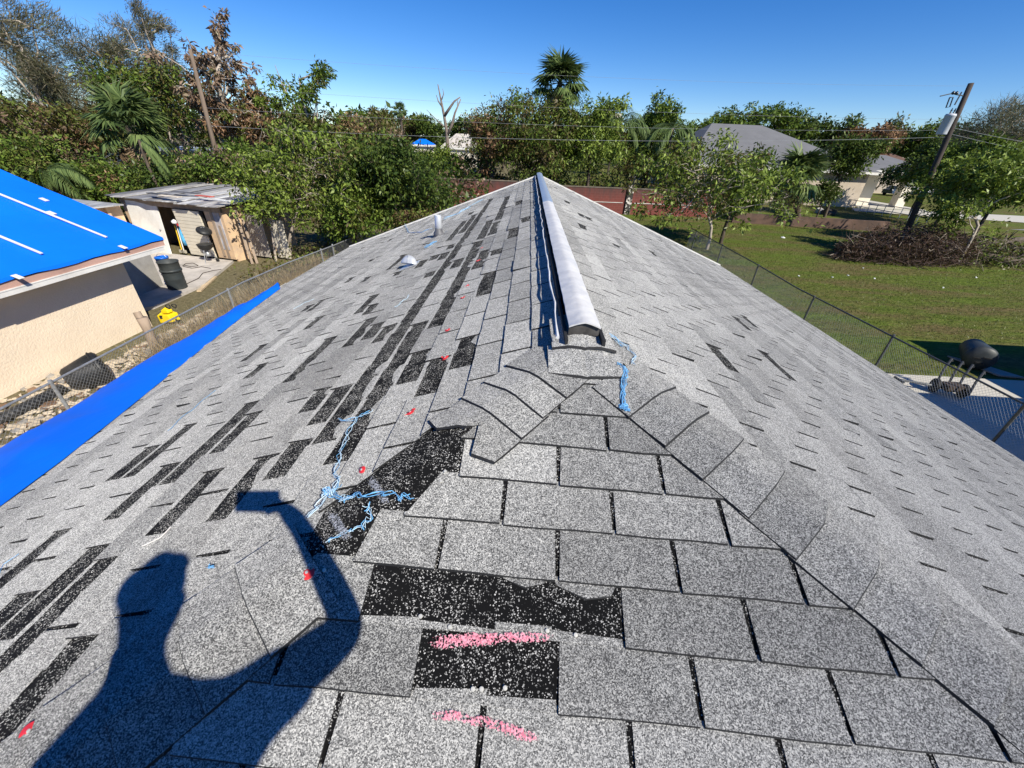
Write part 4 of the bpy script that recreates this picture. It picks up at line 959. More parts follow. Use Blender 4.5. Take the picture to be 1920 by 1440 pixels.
# cart lying on the slab
ct = empty('wheeled_cart', G(1780, 728, .03), 'dark two-wheeled cart frame with upright tines on the sunlit slab', 'cart')
wl, wr = G(1753, 722, .20), G(1806, 733, .20); axd = Vector([float(v) for v in (wr-wl)]).normalized(); Tw = axd.to_track_quat('Z', 'Y').to_matrix()
for c in (wl, wr):
    wh = None; b = MB(); b.lathe([(.07, -.05), (.15, -.055), (.175, -.03), (.175, .03), (.15, .055), (.07, .05)], c, 24, 0, Tw); wh = b.build('wheel', MAT['rubber'], ct, True)
    b = MB(); b.lathe([(.001, -.06), (.07, -.05), (.07, .05), (.001, .06)], c, 16, 0, Tw); b.build('rim', MAT['dark_galv'], wh, True)
b = MB(); b.tube([wl, wr], .028, 8); b.build('axle', MAT['dark_galv'], ct)
b = MB(); b.box((wl+wr)/2+np.array([0, -.05, .06]), (.42, .26, .16), 0, 0); b.build('engine_box', plain('grimy brown metal', (.05, .035, .025), .7, .4, 9), ct)
for k, (bx_, tx_) in enumerate((((1757, 716), (1776, 690)), ((1777, 722), (1790, 692)), ((1795, 728), (1806, 703)), ((1815, 742), (1838, 712)))):
    p = G(*bx_, .22); q = p+np.array([.10, .12, .62]); b = MB(); b.tube([p, p*.5+q*.5+np.array([-.03, 0, .03]), q, q+np.array([.07, .02, -.08])], .026, 7); b.build('tine', MAT['dark_galv'], ct)
b = MB(); b.tube([(wl+wr)/2, (wl+wr)/2+np.array([-.5, .1, .02]), (wl+wr)/2+np.array([-1.0, .3, .0])], .03, 7); b.tube([(wl+wr)/2+np.array([-1.0, .15, .0]), (wl+wr)/2+np.array([-1.0, .45, .0])], .03, 7); b.build('handle', MAT['dark_galv'], ct)
# white scraps on the lawn
for i, (px, py) in enumerate(((1468, 446), (1618, 503), (1590, 517), (1768, 540), (1830, 521), (1560, 520), (1498, 518), (1640, 523))):
    P = G(px, py, .0); r = .16 if i == 0 else random.uniform(.04, .07); b = MB()
    k = 7; ring = [(P[0]+r*random.uniform(.6, 1.2)*math.cos(j*6.283/k), P[1]+r*random.uniform(.6, 1.2)*math.sin(j*6.283/k), random.uniform(.02, .05)) for j in range(k)]
    b.add(ring+[(P[0], P[1], r*.55)]+[(x, y, 0) for x, y, z in ring], [(j, (j+1) % k, k) for j in range(k)]+[(j, k+1+j, k+1+(j+1) % k, (j+1) % k) for j in range(k)])
    o = at_origin(b.build('litter', MAT['white_trash'])); tag(o, 'crumpled white plastic bag on the lawn below the fan palm' if i == 0 else 'small white scrap lying in the open lawn', 'litter', None if i == 0 else 'white scraps in the lawn')

# ------------------------------------------------------------------ red block wall with stone-faced pillars
def wall_seg(x0, y0, x1, y1, h, lab):
    b = MB(); b.beam((x0, y0, h/2), (x1, y1, h/2), .2, h); o = b.build('wall', MAT['redwall'])
    root = empty('red_wall', ((x0+x1)/2, (y0+y1)/2, 0), lab, 'wall', 'red block wall behind the house'); o.parent = root; o.matrix_parent_inverse = Matrix.Translation(-root.location)
    b = MB(); b.beam((x0, y0, h+.035), (x1, y1, h+.035), .26, .07); b.build('coping', plain('stained coping', (.16, .13, .10), .9, .3, 2), root)
    dx, dy = x1-x0, y1-y0; n = max(1, int(math.hypot(dx, dy)/3.2))
    for k in range(n):
        t = (k+.5)/n; b = MB(); b.beam((x0+dx*(t-.44/n), y0+dy*(t-.44/n)-.125, .92), (x0+dx*(t+.44/n), y0+dy*(t+.44/n)-.125, .92), .03, .04); b.build('conduit', MAT['white_paint'], root)
yw = lambda x: 35.1+.08*(x+7.2)
wall_seg(-9.5, yw(-9.5), .55, yw(.55), 2.2, 'red block wall segment left of the ridge, mould-stained along its top')
wall_seg(1.05, yw(1.05), 8.25, yw(8.25), 2.0, 'red block wall segment between the two stone-faced pillars')
wall_seg(8.8, yw(8.8), 16.5, yw(16.5), 2.0, 'red block wall segment at the right, behind the sparse tree')
for x, h, lab in ((.8, 2.25, 'stone-faced pillar of the red wall behind the ridge end'), (8.52, 2.3, 'black and white stone-faced pillar of the red wall at the right')):
    b = MB(); b.box((x, yw(x), h/2), (.5, .5, h), .08); o = b.build('pillar', MAT['pebble']); tag(at_origin(o), lab, 'pillar')
lw = empty('low_wall', (22, 34.3, 0), 'low brown wall stub with rubble on it, left of the brush pile', 'wall')
b = MB(); b.beam((17, 34.6, .38), (29, 33.6, .38), .25, .76); b.build('wall', plain('brown stained block', (.14, .085, .06), .9, .3, .8, dirt=(.05, .04, .035), dirt_amt=.7), lw)
sheet('slab_strip', [(20.5, 35.1), (29.5, 34.3), (30, 37.5), (21, 38.2)], .05, MAT['slab'])
for i in range(9):
    P = G(random.uniform(1535, 1570), random.uniform(397, 402), .1) ; b = MB(); s_ = random.uniform(.25, .55)
    b.box((P[0], P[1], s_*.4), (s_*1.3, s_, s_*.8), random.uniform(0, 3), 0, Matrix.Rotation(random.uniform(-.5, .5), 3, 'X') @ Matrix.Rotation(random.uniform(0, 3), 3, 'Z'))
    o = at_origin(b.build('broken_block', random.choice((MAT['bark'], MAT['grey_wall'], MAT['slab'])))); tag(o, 'broken masonry block heaped on the low brown wall', 'block', 'broken blocks on the low wall')

# ------------------------------------------------------------------ houses further off
def hip_house(name, lab, x0, x1, y0, y1, ze, zr, rx0, rx1, yr, wall, roof, over=.6, wins=()):
    root = empty(name, ((x0+x1)/2, (y0+y1)/2, 0), lab, 'house')
    b = MB(); b.bbox((x0+over, y0+over, 0), (x1-over, y1-over, ze)); b.build('wall', MAT[wall], root)
    b = MB(); A, B2, C, Dd = (x0, y0, ze), (x1, y0, ze), (x1, y1, ze), (x0, y1, ze); E2, F2 = (rx0, yr, zr), (rx1, yr, zr)
    b.slab([A, B2, F2, E2], .12); b.slab([B2, C, F2], .12); b.slab([C, Dd, E2, F2], .12); b.slab([Dd, A, E2], .12); b.build('roof', MAT[roof], root)
    b = MB(); b.bbox((x0-.02, y0-.03, ze-.3), (x1+.02, y0, ze-.04)); b.bbox((x1, y0, ze-.3), (x1+.03, y1, ze-.04)); b.bbox((x0-.03, y0, ze-.3), (x0, y1, ze-.04)); b.build('fascia', MAT['white_paint'], root)
    for (wx, wz, ww, wh_) in wins:
        b = MB(); b.bbox((wx-ww/2, y0+over-.04, wz), (wx+ww/2, y0+over+.02, wz+wh_)); b.build('window', MAT['glass'], root)
    return root
e1 = D(1335, 231, 60); e2 = D(1428, 239, 60)
gh = hip_house('grey_roof_house', 'large house with grey hip roof and white-columned porch beyond the lawn', 17.5, 39.5, 50.5, 69.5, 3.75, float(max(e1[2], e2[2])), float(e1[0]), float(e2[0]), 60, 'beige', 'greyroof', .7, ((22, .9, 1.6, 1.4), (26, .9, 1.6, 1.4)))
b = MB(); pz = 3.95; b.slab([(38.5, 51.0, pz), (46.8, 51.0, pz), (43.6, 56.5, pz+1.5), (38.5, 56.5, pz+1.5)], .1); b.slab([(46.8, 51, pz), (46.8, 62, pz), (43.6, 56.5, pz+1.5)], .1); b.build('porch_roof', MAT['greyroof'], gh)
b = MB(); b.bbox((38.5, 50.94, pz-.38), (46.9, 51.05, pz-.02)); b.bbox((46.8, 51, pz-.38), (46.9, 62, pz-.02)); b.build('porch_fascia', MAT['white_paint'], gh)
for x, wd in ((44.5, 1.0),):
    b = MB(); b.bbox((x-wd/2, 52.0, 0), (x+wd/2, 53.0, pz-.35)); b.build('column', MAT['cream'], gh)
b = MB(); b.bbox((39.9, 53.2, 0), (41.7, 54.4, pz-.35)); b.build('porch_wall', MAT['cream'], gh)
b = MB(); b.bbox((39, 51, -.01), (47, 62, .10)); b.build('porch_floor', MAT['slab'], gh)
rl = empty('railing', (44, 48.5, 0), 'thin metal pipe railing in front of the porch of the grey-roofed house', 'railing')
ra, rb = G(1585, 392), G(1735, 420)
for zz in (.5, 1.0):
    b = MB(); b.tube([ra+[0, 0, zz], rb+[0, 0, zz]], .035, 6); b.build('rail', MAT['galv'], rl)
for k in range(11):
    q = ra+(rb-ra)*k/10; b = MB(); b.tube([q, q+[0, 0, 1.0]], .035, 6); b.build('post', MAT['galv'], rl)
sheet('walkway', [(36, 47.2), (52, 44.0), (80, 44), (80, 50.5), (38, 50.5)], .02, MAT['slab'])
sheet('road', [(44, 38.5), (120, 30), (120, 42), (60, 43.5)], .014, plain('pale asphalt', (.24, .235, .22), .9, .1, 1))
bh = D(1668, 290, 78); hip_house('brown_roof_house', 'distant house with brown hip roof behind the porch', float(bh[0])-7, float(bh[0])+4.5, 75, 88, float(D(1668, 309, 75)[2]), float(D(1668, 288, 80)[2]), float(bh[0])-3, float(bh[0])+2, 80, 'beige', 'brownroof')
p1 = D(797, 262, 75); hip_house('blue_roof_house', 'tiny distant white house with a blue tarped roof, seen between trees', float(p1[0])-1.9, float(p1[0])+1.3, 73, 77, 4.1, float(p1[2])+.1, float(p1[0])-.9, float(p1[0])+.1, 75, 'cream', 'tarp', .3)
p1 = D(872, 258, 70); hip_house('white_bungalow', 'small distant white bungalow with pale roof, left of the big leafy tree', float(p1[0])-3.5, float(p1[0])+2.6, 68, 75, 4.0, float(p1[2])+.5, float(p1[0])-1.5, float(p1[0])+.5, 71, 'cream', 'concrete', .3)
hb = D(1147, 208, 420); tb = empty('tall_building', (hb[0], 430, 0), 'far-off pale high-rise just above the palm fronds, right of the tall palm', 'building')
wd = 52/F_PX*depth(hb); b = MB(); b.bbox((hb[0]-wd/2, 425, 0), (hb[0]+wd/2, 445, hb[2]-4)); b.bbox((hb[0]-wd*.3, 425.5, 0), (hb[0]+wd*.15, 444, hb[2])); b.bbox((hb[0]+wd*.2, 426, 0), (hb[0]+wd*.42, 440, hb[2]-1.0)); b.build('wall', MAT['cream'], tb)
for k in range(2):
    b = MB(); b.bbox((hb[0]-wd*.48, 424.7, hb[2]-7-k*4), (hb[0]+wd*.48, 425.2, hb[2]-5.3-k*4)); b.build('window', MAT['glass'], tb)
# hidden buildings glimpsed through the left trees
p1 = D(250, 300, 40); b = MB(); b.bbox((p1[0]-4, 40, 0), (p1[0]+7, 47, 3.0)); o = b.build('wall', MAT['cream']); hl = empty('outbuilding', (p1[0], 43, 0), 'white outbuilding glimpsed through the trees above the shed', 'outbuilding'); o.parent = hl; o.matrix_parent_inverse = Matrix.Translation(-hl.location)
b = MB(); b.bbox((p1[0]-4.4, 39.5, 3.0), (p1[0]+7.4, 47.5, 3.2)); b.build('roof', MAT['roof_metal'], hl)
# parked cars far away at the right
def car(P, rz, paint, lab):
    root = empty('parked_car', P, lab, 'car'); Rm = Matrix.Rotation(rz, 3, 'Z'); P = np.array(P)
    def prof(pts, hw, m, nm):
        b = MB(); vs = [P+np.array(Rm @ Vector((x, s*hw*(1 if z < .95 else .86), z))) for s in (-1, 1) for x, z in pts]; n = len(pts)
        b.add(vs, [tuple(range(n))[::-1], tuple(range(n, 2*n))]+[(i, (i+1) % n, n+(i+1) % n, n+i) for i in range(n)]); return b.build(nm, m, root)
    bd = prof([(-2.2, .35), (2.2, .35), (2.25, .7), (1.2, .92), (.5, 1.42), (-1.1, 1.45), (-1.8, 1.0), (-2.25, .95)], .88, MAT[paint], 'body')
    bv = bd.modifiers.new('b', 'BEVEL'); bv.width = .08; bv.segments = 2
    prof([(-1.65, 1.0), (1.0, .98), (.45, 1.38), (-1.05, 1.40)], .80*1.16, MAT['glass'], 'window')
    for x in (-1.35, 1.35):
        for s in (-1, 1):
            b = MB(); b.lathe([(.001, -.1), (.32, -.1), (.33, .1), (.001, .1)], P+np.array(Rm @ Vector((x, s*.82, .33))), 16, 0, Rm @ Matrix.Rotation(R_(90), 3, 'X')); b.build('wheel', MAT['rubber'], root, True)
car(D(1688, 347, 72)*[1, 1, 0], .3, 'carpaint_dark', 'dark car parked in the shade right of the porch')
car(D(1735, 346, 78)*[1, 1, 0], .4, 'carpaint_white', 'white car parked beyond the dark car under the trees')

# ------------------------------------------------------------------ utility poles and wires
PBR = G(1690, 456); PTR = D(1821, 156, PBR[1]+.6)
pr_root = empty('utility_pole', PBR, 'dark leaning utility pole with a grey transformer, rising from the brush pile', 'utility pole')
def onpole(t): return PBR+(PTR-PBR)*t
b = MB(); b.tube([onpole(t) for t in (0, .25, .5, .75, 1)], [.19, .18, .165, .15, .135], 12); b.build('pole', MAT['dark_pole'], pr_root, True)
tc_ = onpole(.77)+np.array([-.52, -.1, 0]); b = MB(); b.lathe([(.001, -.55), (.24, -.55), (.27, -.5), (.27, .42), (.29, .44), (.25, .54), (.001, .58)], tc_, 22); xf_ = b.build('transformer', MAT['xfmr'], pr_root, True)
for dx in (-.1, .1):
    b = MB(); b.lathe([(.04, .5), (.05, .6), (.03, .65), (.05, .7), (.03, .78), (.02, .84)], tc_+[dx, 0, 0], 10); b.build('bushing', MAT['carpaint_dark'], xf_)
b = MB(); b.beam(onpole(.80), tc_+[0, 0, .2], .07, .09); b.beam(onpole(.74), tc_+[0, 0, -.3], .07, .09); b.build('bracket', MAT['dark_galv'], pr_root)
q = onpole(.93); b = MB(); b.tube([q, q+[-.9, 0, .10], q+[-1.5, 0, -.05]], .03, 6); arm_ = b.build('arm', MAT['dark_galv'], pr_root)
for dx in (-.62, -.82):
    b = MB(); b.lathe([(.001, -.09), (.09, -.03), (.10, .02), (.05, .09), (.001, .12)], q+[dx, 0, .12], 12); b.build('insulator', MAT['carpaint_dark'], arm_, True)
b = MB(); c_ = q+np.array([-.75, 0, -.35])
b.tube([c_+[-.14, 0, .25], c_+[.05, 0, .28], c_+[.14, 0, -.2], c_+[-.06, 0, -.25], c_+[-.14, 0, .25]], .035, 6); b.build('cutout_fuse', MAT['carpaint_dark'], pr_root)
b = MB(); b.tube([q+[-.35, 0, .2], q+[-.38, 0, -.45]], .04, 6); b.build('arrester', MAT['dark_galv'], pr_root)
PTL = D(356, 92, 25); PBL = np.array([PTL[0]+.15, 25.2, 0]); pl_root = empty('utility_pole', PBL, 'bare brown leaning utility pole among the trees behind the shed', 'utility pole')
PBL2 = D(416, 330, 25); dirp = (PBL2-PTL); PB0 = PTL+dirp*(PTL[2]/(PTL[2]-PBL2[2]))
b = MB(); b.tube([PB0+(PTL-PB0)*t for t in (0, .3, .6, 1)], [.14, .13, .115, .09], 12); b.build('pole', MAT['pole'], pl_root, True)
b = MB(); b.tube([PTL*.9+PB0*.1+[.3, 0, 0], PTL*.9+PB0*.1-[.3, 0, 0]], .03, 6); b.build('bracket', MAT['dark_galv'], pl_root)
def wire(A, B, sag, r, lab):
    A = np.array(A); B = np.array(B); Q = [A+(B-A)*t-np.array([0, 0, sag*4*t*(1-t)]) for t in np.linspace(0, 1, 40)]
    b = MB(); b.tube(Q, r, 4); o = b.build('power_line', MAT['wire']); o.data.update(); at_origin(o); return tag(o, lab, 'power line', 'power lines across the yard')
def onL(t): return PB0+(PTL-PB0)*t
wire(onpole(.985), onL(.99), .35, .005, 'topmost power line between the two utility poles')
wire(onpole(.80), onL(.82), .30, .006, 'second power line from the top, passing the tall palm')
wire(onpole(.74), onL(.70), .35, .007, 'third power line from the top, crossing in front of the leafy tree')
wire(onpole(.70), onL(.60), .45, .011, 'lowest and thickest power line, bright in the sun')
for t, py, lab in ((.755, 236, 'upper power line running out of view right of the transformer'), (.72, 262, 'lower power line running out of view right of the transformer')):
    wire(onpole(t), D(2300, py+70, 34), .35, .010, lab)

# ------------------------------------------------------------------ the person taking the photograph (behind the camera; the shadow on the shingles is theirs)
def skinned(name, nodes, edges, m, parent, root=0, sub=2):
    keys = list(nodes); idx = {k: i for i, k in enumerate(keys)}
    me = bpy.data.meshes.new(name); me.from_pydata([nodes[k][0] for k in keys], [(idx[a], idx[c]) for a, c in edges], []); me.update()
    o = bpy.data.objects.new(name, me); COL.objects.link(o); o.modifiers.new('Skin', 'SKIN').use_smooth_shade = True
    for i, k in enumerate(keys):
        r = nodes[k][1]; me.skin_vertices[0].data[i].radius = (r, r) if not hasattr(r, '__len__') else r
        me.skin_vertices[0].data[i].use_root = (i == root)
    s_ = o.modifiers.new('Sub', 'SUBSURF'); s_.levels = s_.render_levels = sub
    dg = bpy.context.evaluated_depsgraph_get(); ev = bpy.data.meshes.new_from_object(o.evaluated_get(dg)); bpy.data.objects.remove(o); ev.name = name
    ev.materials.clear()
    return link_mesh(name, ev, m, parent, True)
pe = empty('person', (-.2, -1.95, Z0-SF*1.95), 'person holding up a phone, seen only as the shadow across the shingles', 'person')
zf_ = lambda y: Z0+SF*y
ftR, ftL = (.0, -1.93), (-.40, -1.98)
Bn = {'pelvis': ((-.20, -1.98, 4.52), (.15, .11)), 'waist': ((-.20, -1.97, 4.68), (.135, .10)), 'chest': ((-.20, -1.94, 4.86), (.16, .11)), 'neck0': ((-.215, -1.905, 5.0), (.075, .075)), 'neck1': ((-.21, -1.895, 5.07), (.056, .058)),
 'head0': ((-.205, -1.885, 5.135), (.066, .078)), 'head1': ((-.20, -1.885, 5.205), (.076, .094)), 'head2': ((-.20, -1.89, 5.26), (.066, .082)),
 'nose': ((-.185, -1.765, 5.19), .016), 'chin': ((-.195, -1.80, 5.125), .035),
 'shR': ((-.03, -1.90, 4.94), .062), 'elR': ((.047, -1.606, 4.855), .043), 'wrR': ((-.10, -1.455, 4.99), .028), 'palmR': ((-.145, -1.425, 5.045), (.036, .022)),
 'shL': ((-.355, -1.94, 4.835), .062), 'elL': ((-.43, -2.0, 4.57), .042), 'wrL': ((-.42, -1.88, 4.36), .028), 'palmL': ((-.41, -1.85, 4.28), (.034, .02)),
 'hipR': ((-.10, -1.98, 4.46), .095), 'knR': ((-.04, -1.90, 4.12), .058), 'anR': ((ftR[0], ftR[1]-.04, zf_(ftR[1])+.09), .042), 'toR': ((ftR[0]+.02, ftR[1]+.15, zf_(ftR[1]+.15)+.035), .035),
 'hipL': ((-.30, -1.98, 4.46), .095), 'knL': ((-.36, -1.92, 4.11), .058), 'anL': ((ftL[0], ftL[1]-.04, zf_(ftL[1])+.09), .042), 'toL': ((ftL[0]-.03, ftL[1]+.15, zf_(ftL[1]+.15)+.035), .035)}
Be = [('pelvis', 'waist'), ('waist', 'chest'), ('chest', 'neck0'), ('neck0', 'neck1'), ('neck1', 'head0'), ('head0', 'head1'), ('head1', 'head2'), ('head1', 'nose'), ('head0', 'chin'),
 ('chest', 'shR'), ('shR', 'elR'), ('elR', 'wrR'), ('wrR', 'palmR'), ('chest', 'shL'), ('shL', 'elL'), ('elL', 'wrL'), ('wrL', 'palmL'),
 ('pelvis', 'hipR'), ('hipR', 'knR'), ('knR', 'anR'), ('anR', 'toR'), ('pelvis', 'hipL'), ('hipL', 'knL'), ('knL', 'anL'), ('anL', 'toL')]
PHC = CAM+CR*.022-CF*.026
for s_, palm, dirs in (('R', np.array(Bn['palmR'][0]), None), ('L', np.array(Bn['palmL'][0]), None)):
    for f in range(5):
        if s_ == 'R':
            tip = PHC+CR*(.085-.012*f if f else .06)+CU*(.030-.016*f if f else -.030)-CF*(.014 if f else -.0)+(-CF*.004)
            k1 = palm*.55+tip*.45-CF*.012+CR*.012; nodes_ = [(k1, .009), (tip, .0078)]
        else:
            o_ = np.array([(f-2)*.016, .008*(f-2), -.03]) if f else np.array([.035, .02, -.0]); k1 = palm+o_; k2 = k1+np.array([0, .02, -.04 if f else -.03]); nodes_ = [(k1, .009), (k2, .0075)]
        prev = 'palm'+s_
        for i, (p, r) in enumerate(nodes_): Bn['f%s%d%d' % (s_, f, i)] = (tuple(map(float, p)), r); Be.append((prev, 'f%s%d%d' % (s_, f, i))); prev = 'f%s%d%d' % (s_, f, i)
skinned('body', Bn, Be, MAT['skin'], pe)
def sub_nodes(keys, grow): return {k: (Bn[k][0], tuple(r+grow for r in (Bn[k][1] if hasattr(Bn[k][1], '__len__') else (Bn[k][1],)*2))) for k in keys}
def mid(a, c, t): return tuple(np.array(Bn[a][0])*(1-t)+np.array(Bn[c][0])*t)
shn = sub_nodes(['pelvis', 'waist', 'chest', 'neck0', 'shR', 'shL'], .014); shn['slR'] = (mid('shR', 'elR', .62), .063); shn['slL'] = (mid('shL', 'elL', .62), .063)
skinned('shirt', shn, [('pelvis', 'waist'), ('waist', 'chest'), ('chest', 'neck0'), ('chest', 'shR'), ('shR', 'slR'), ('chest', 'shL'), ('shL', 'slL')], MAT['shirt'], pe)
trn = sub_nodes(['pelvis', 'hipR', 'knR', 'anR', 'hipL', 'knL', 'anL'], .014)
skinned('trousers', trn, [('pelvis', 'hipR'), ('hipR', 'knR'), ('knR', 'anR'), ('pelvis', 'hipL'), ('hipL', 'knL'), ('knL', 'anL')], MAT['trousers'], pe)
hr = {'h0': ((-.20, -1.915, 5.185), (.07, .08)), 'h1': ((-.20, -1.905, 5.235), (.078, .088)), 'h2': ((-.20, -1.895, 5.268), (.066, .08))}
skinned('hair', hr, [('h0', 'h1'), ('h1', 'h2')], MAT['hair'], pe)
for s_ in 'RL':
    skinned('boot', sub_nodes(['an'+s_, 'to'+s_], .012), [('an'+s_, 'to'+s_)], MAT['shoe'], pe)
for dx in (-.033, .036):
    b = MB(); b.lathe([(.001, -.012), (.010, -.006), (.012, 0), (.010, .006), (.001, .012)], (-.197+dx, -1.797, 5.205), 12); b.build('eye', MAT['white_paint'], pe, True)
ph = empty('phone', PHC, 'dark phone held up at the top of the arm shadow', 'phone')
b = MB(); b.box(PHC, (.148, .072, .008), 0, 0, Matrix((Vector(CR), Vector(CU), Vector(CF))).transposed()); o = b.build('phone_body', MAT['glass'], ph); bv = o.modifiers.new('b', 'BEVEL'); bv.width = .003; bv.segments = 2
# ================================================================== trees and plants
def leaf_mesh(name, C, A, Nn, L, Wd, tone, m, parent, bend=.25):
    """many small leaves: base C, direction A, side from normal Nn, length L, width Wd, each a folded quad"""
    n = len(C); side = np.cross(A, Nn); side /= np.linalg.norm(side, axis=1)[:, None]+1e-9; nn = np.cross(side, A)
    V = np.empty((n*4, 3)); L = L[:, None]; Wd = Wd[:, None]
    V[0::4] = C; V[1::4] = C+A*L*.45+side*Wd*.5+nn*L*.06; V[2::4] = C+A*L-nn*L*bend*.5; V[3::4] = C+A*L*.45-side*Wd*.5+nn*L*.06
    me = bpy.data.meshes.new(name); me.vertices.add(n*4); me.vertices.foreach_set('co', V.ravel()); me.loops.add(n*4); me.loops.foreach_set('vertex_index', np.arange(n*4))
    me.polygons.add(n); me.polygons.foreach_set('loop_start', np.arange(n)*4); me.polygons.foreach_set('loop_total', np.full(n, 4)); me.update(calc_edges=True)
    at = me.attributes.new('tone', 'FLOAT', 'FACE'); at.data.foreach_set('value', np.clip(tone, 0, 1))
    return link_mesh(name, me, m, parent)
def unit(a): return a/(np.linalg.norm(a, axis=-1, keepdims=True)+1e-9)
def skeleton(rng, H, hw, z0, lean=(0, 0), limbs=8, sub=3, trunk_r=.2, upright=.6, wander=.22):
    """trunk, limbs and twigs as tapering paths, with the twig ends as places for leaves"""
    paths = []; ends = []
    topz = z0+(H-z0)*.72; n = 7
    tp = [np.array([0, 0, 0.0])]
    for i in range(1, n):
        t = i/(n-1); tp.append(np.array([lean[0]*t+rng.normal(0, .03*hw), lean[1]*t+rng.normal(0, .03*hw), topz*t]))
    paths.append((tp, [trunk_r*(1-.75*i/(n-1)) for i in range(n)]))
    ctr = np.array([lean[0], lean[1], (z0+H)/2]); rad = np.array([hw, hw, (H-z0)/2])
    for k in range(limbs):
        t = rng.uniform(.30, 1.0) if k else 1.0; zz = max(z0*.7, topz*t*.98); j = min(n-2, int(zz/topz*(n-1))); q = zz/topz*(n-1)-j; st = tp[j]*(1-q)+tp[j+1]*q
        while True:
            d = rng.normal(0, 1, 3)
            d = unit(d)
            if d[2] > -.35: break
        az = 2*math.pi*(k+rng.uniform(-.35, .35))/limbs; e_ = rng.uniform(-.35, 1.2)
        d = np.array([math.cos(az)*math.cos(e_), math.sin(az)*math.cos(e_), math.sin(e_)])
        tgt = ctr+d*rad*rng.uniform(.60, .92)
        P = [st]; m = 5
        for i in range(1, m+1):
            u = i/m; P.append(st*(1-u)+tgt*u+np.array([0, 0, upright*.25*hw*math.sin(math.pi*u)*.5])+rng.normal(0, wander*.12*hw, 3)*(1 if i < m else .5))
        r0_ = trunk_r*rng.uniform(.32, .5); paths.append((P, [r0_*(1-.8*i/m) for i in range(m+1)])); ends.append(P[-1])
        for s_ in range(sub):
            i = rng.integers(2, m+1); b0 = P[i]; d2 = unit(rng.normal(0, 1, 3)+d*.8+np.array([0, 0, upright*.4])); L = hw*rng.uniform(.22, .48)
            Q = [b0]; 
            for v in range(1, 4): Q.append(b0+d2*L*v/3+rng.normal(0, wander*.10*hw, 3))
            # keep inside the crown
            e = Q[-1]; rel = (e-ctr)/rad; nr = np.linalg.norm(rel)
            if nr > 1.02: sh_ = ctr+rel/nr*rad*1.0-e; Q = [q_+sh_*(v/3) for v, q_ in enumerate(Q)]
            paths.append((Q, [r0_*.35, r0_*.26, r0_*.17, r0_*.07])); ends.append(Q[-1]); ends.append((Q[1]+Q[2])/2)
            for w_ in range(2):
                d3 = unit(rng.normal(0, 1, 3)+d2*.5); e2 = Q[2]+d3*hw*rng.uniform(.12, .26); paths.append(([Q[2], (Q[2]+e2)/2+rng.normal(0, .02*hw, 3), e2], [r0_*.16, r0_*.1, r0_*.04])); ends.append(e2)
    return paths, np.array(ends), ctr, rad
def fit(paths, ends, H, hw, zb, off, cr):
    """stretches a grown tree so that its leaves reach the wanted height and width"""
    mz = ends[:, 2].max(); fz = (H-cr*.55-zb)/max(.1, mz-zb); rx = np.percentile(np.abs(ends[:, :2]-np.array(off)), 94); fx = (hw-cr*.5)/max(.1, rx); o2 = np.array([off[0], off[1]])
    def g(p):
        q = np.array(p, float)
        if q[2] > zb: q[2] = zb+(q[2]-zb)*fz
        t = min(1, max(0, q[2]/max(.1, zb)))
        q[:2] = o2*t+(q[:2]-o2*t)*(1+(fx-1)*t); return q
    return [([g(p) for p in P], r) for P, r in paths], np.array([g(e) for e in ends])
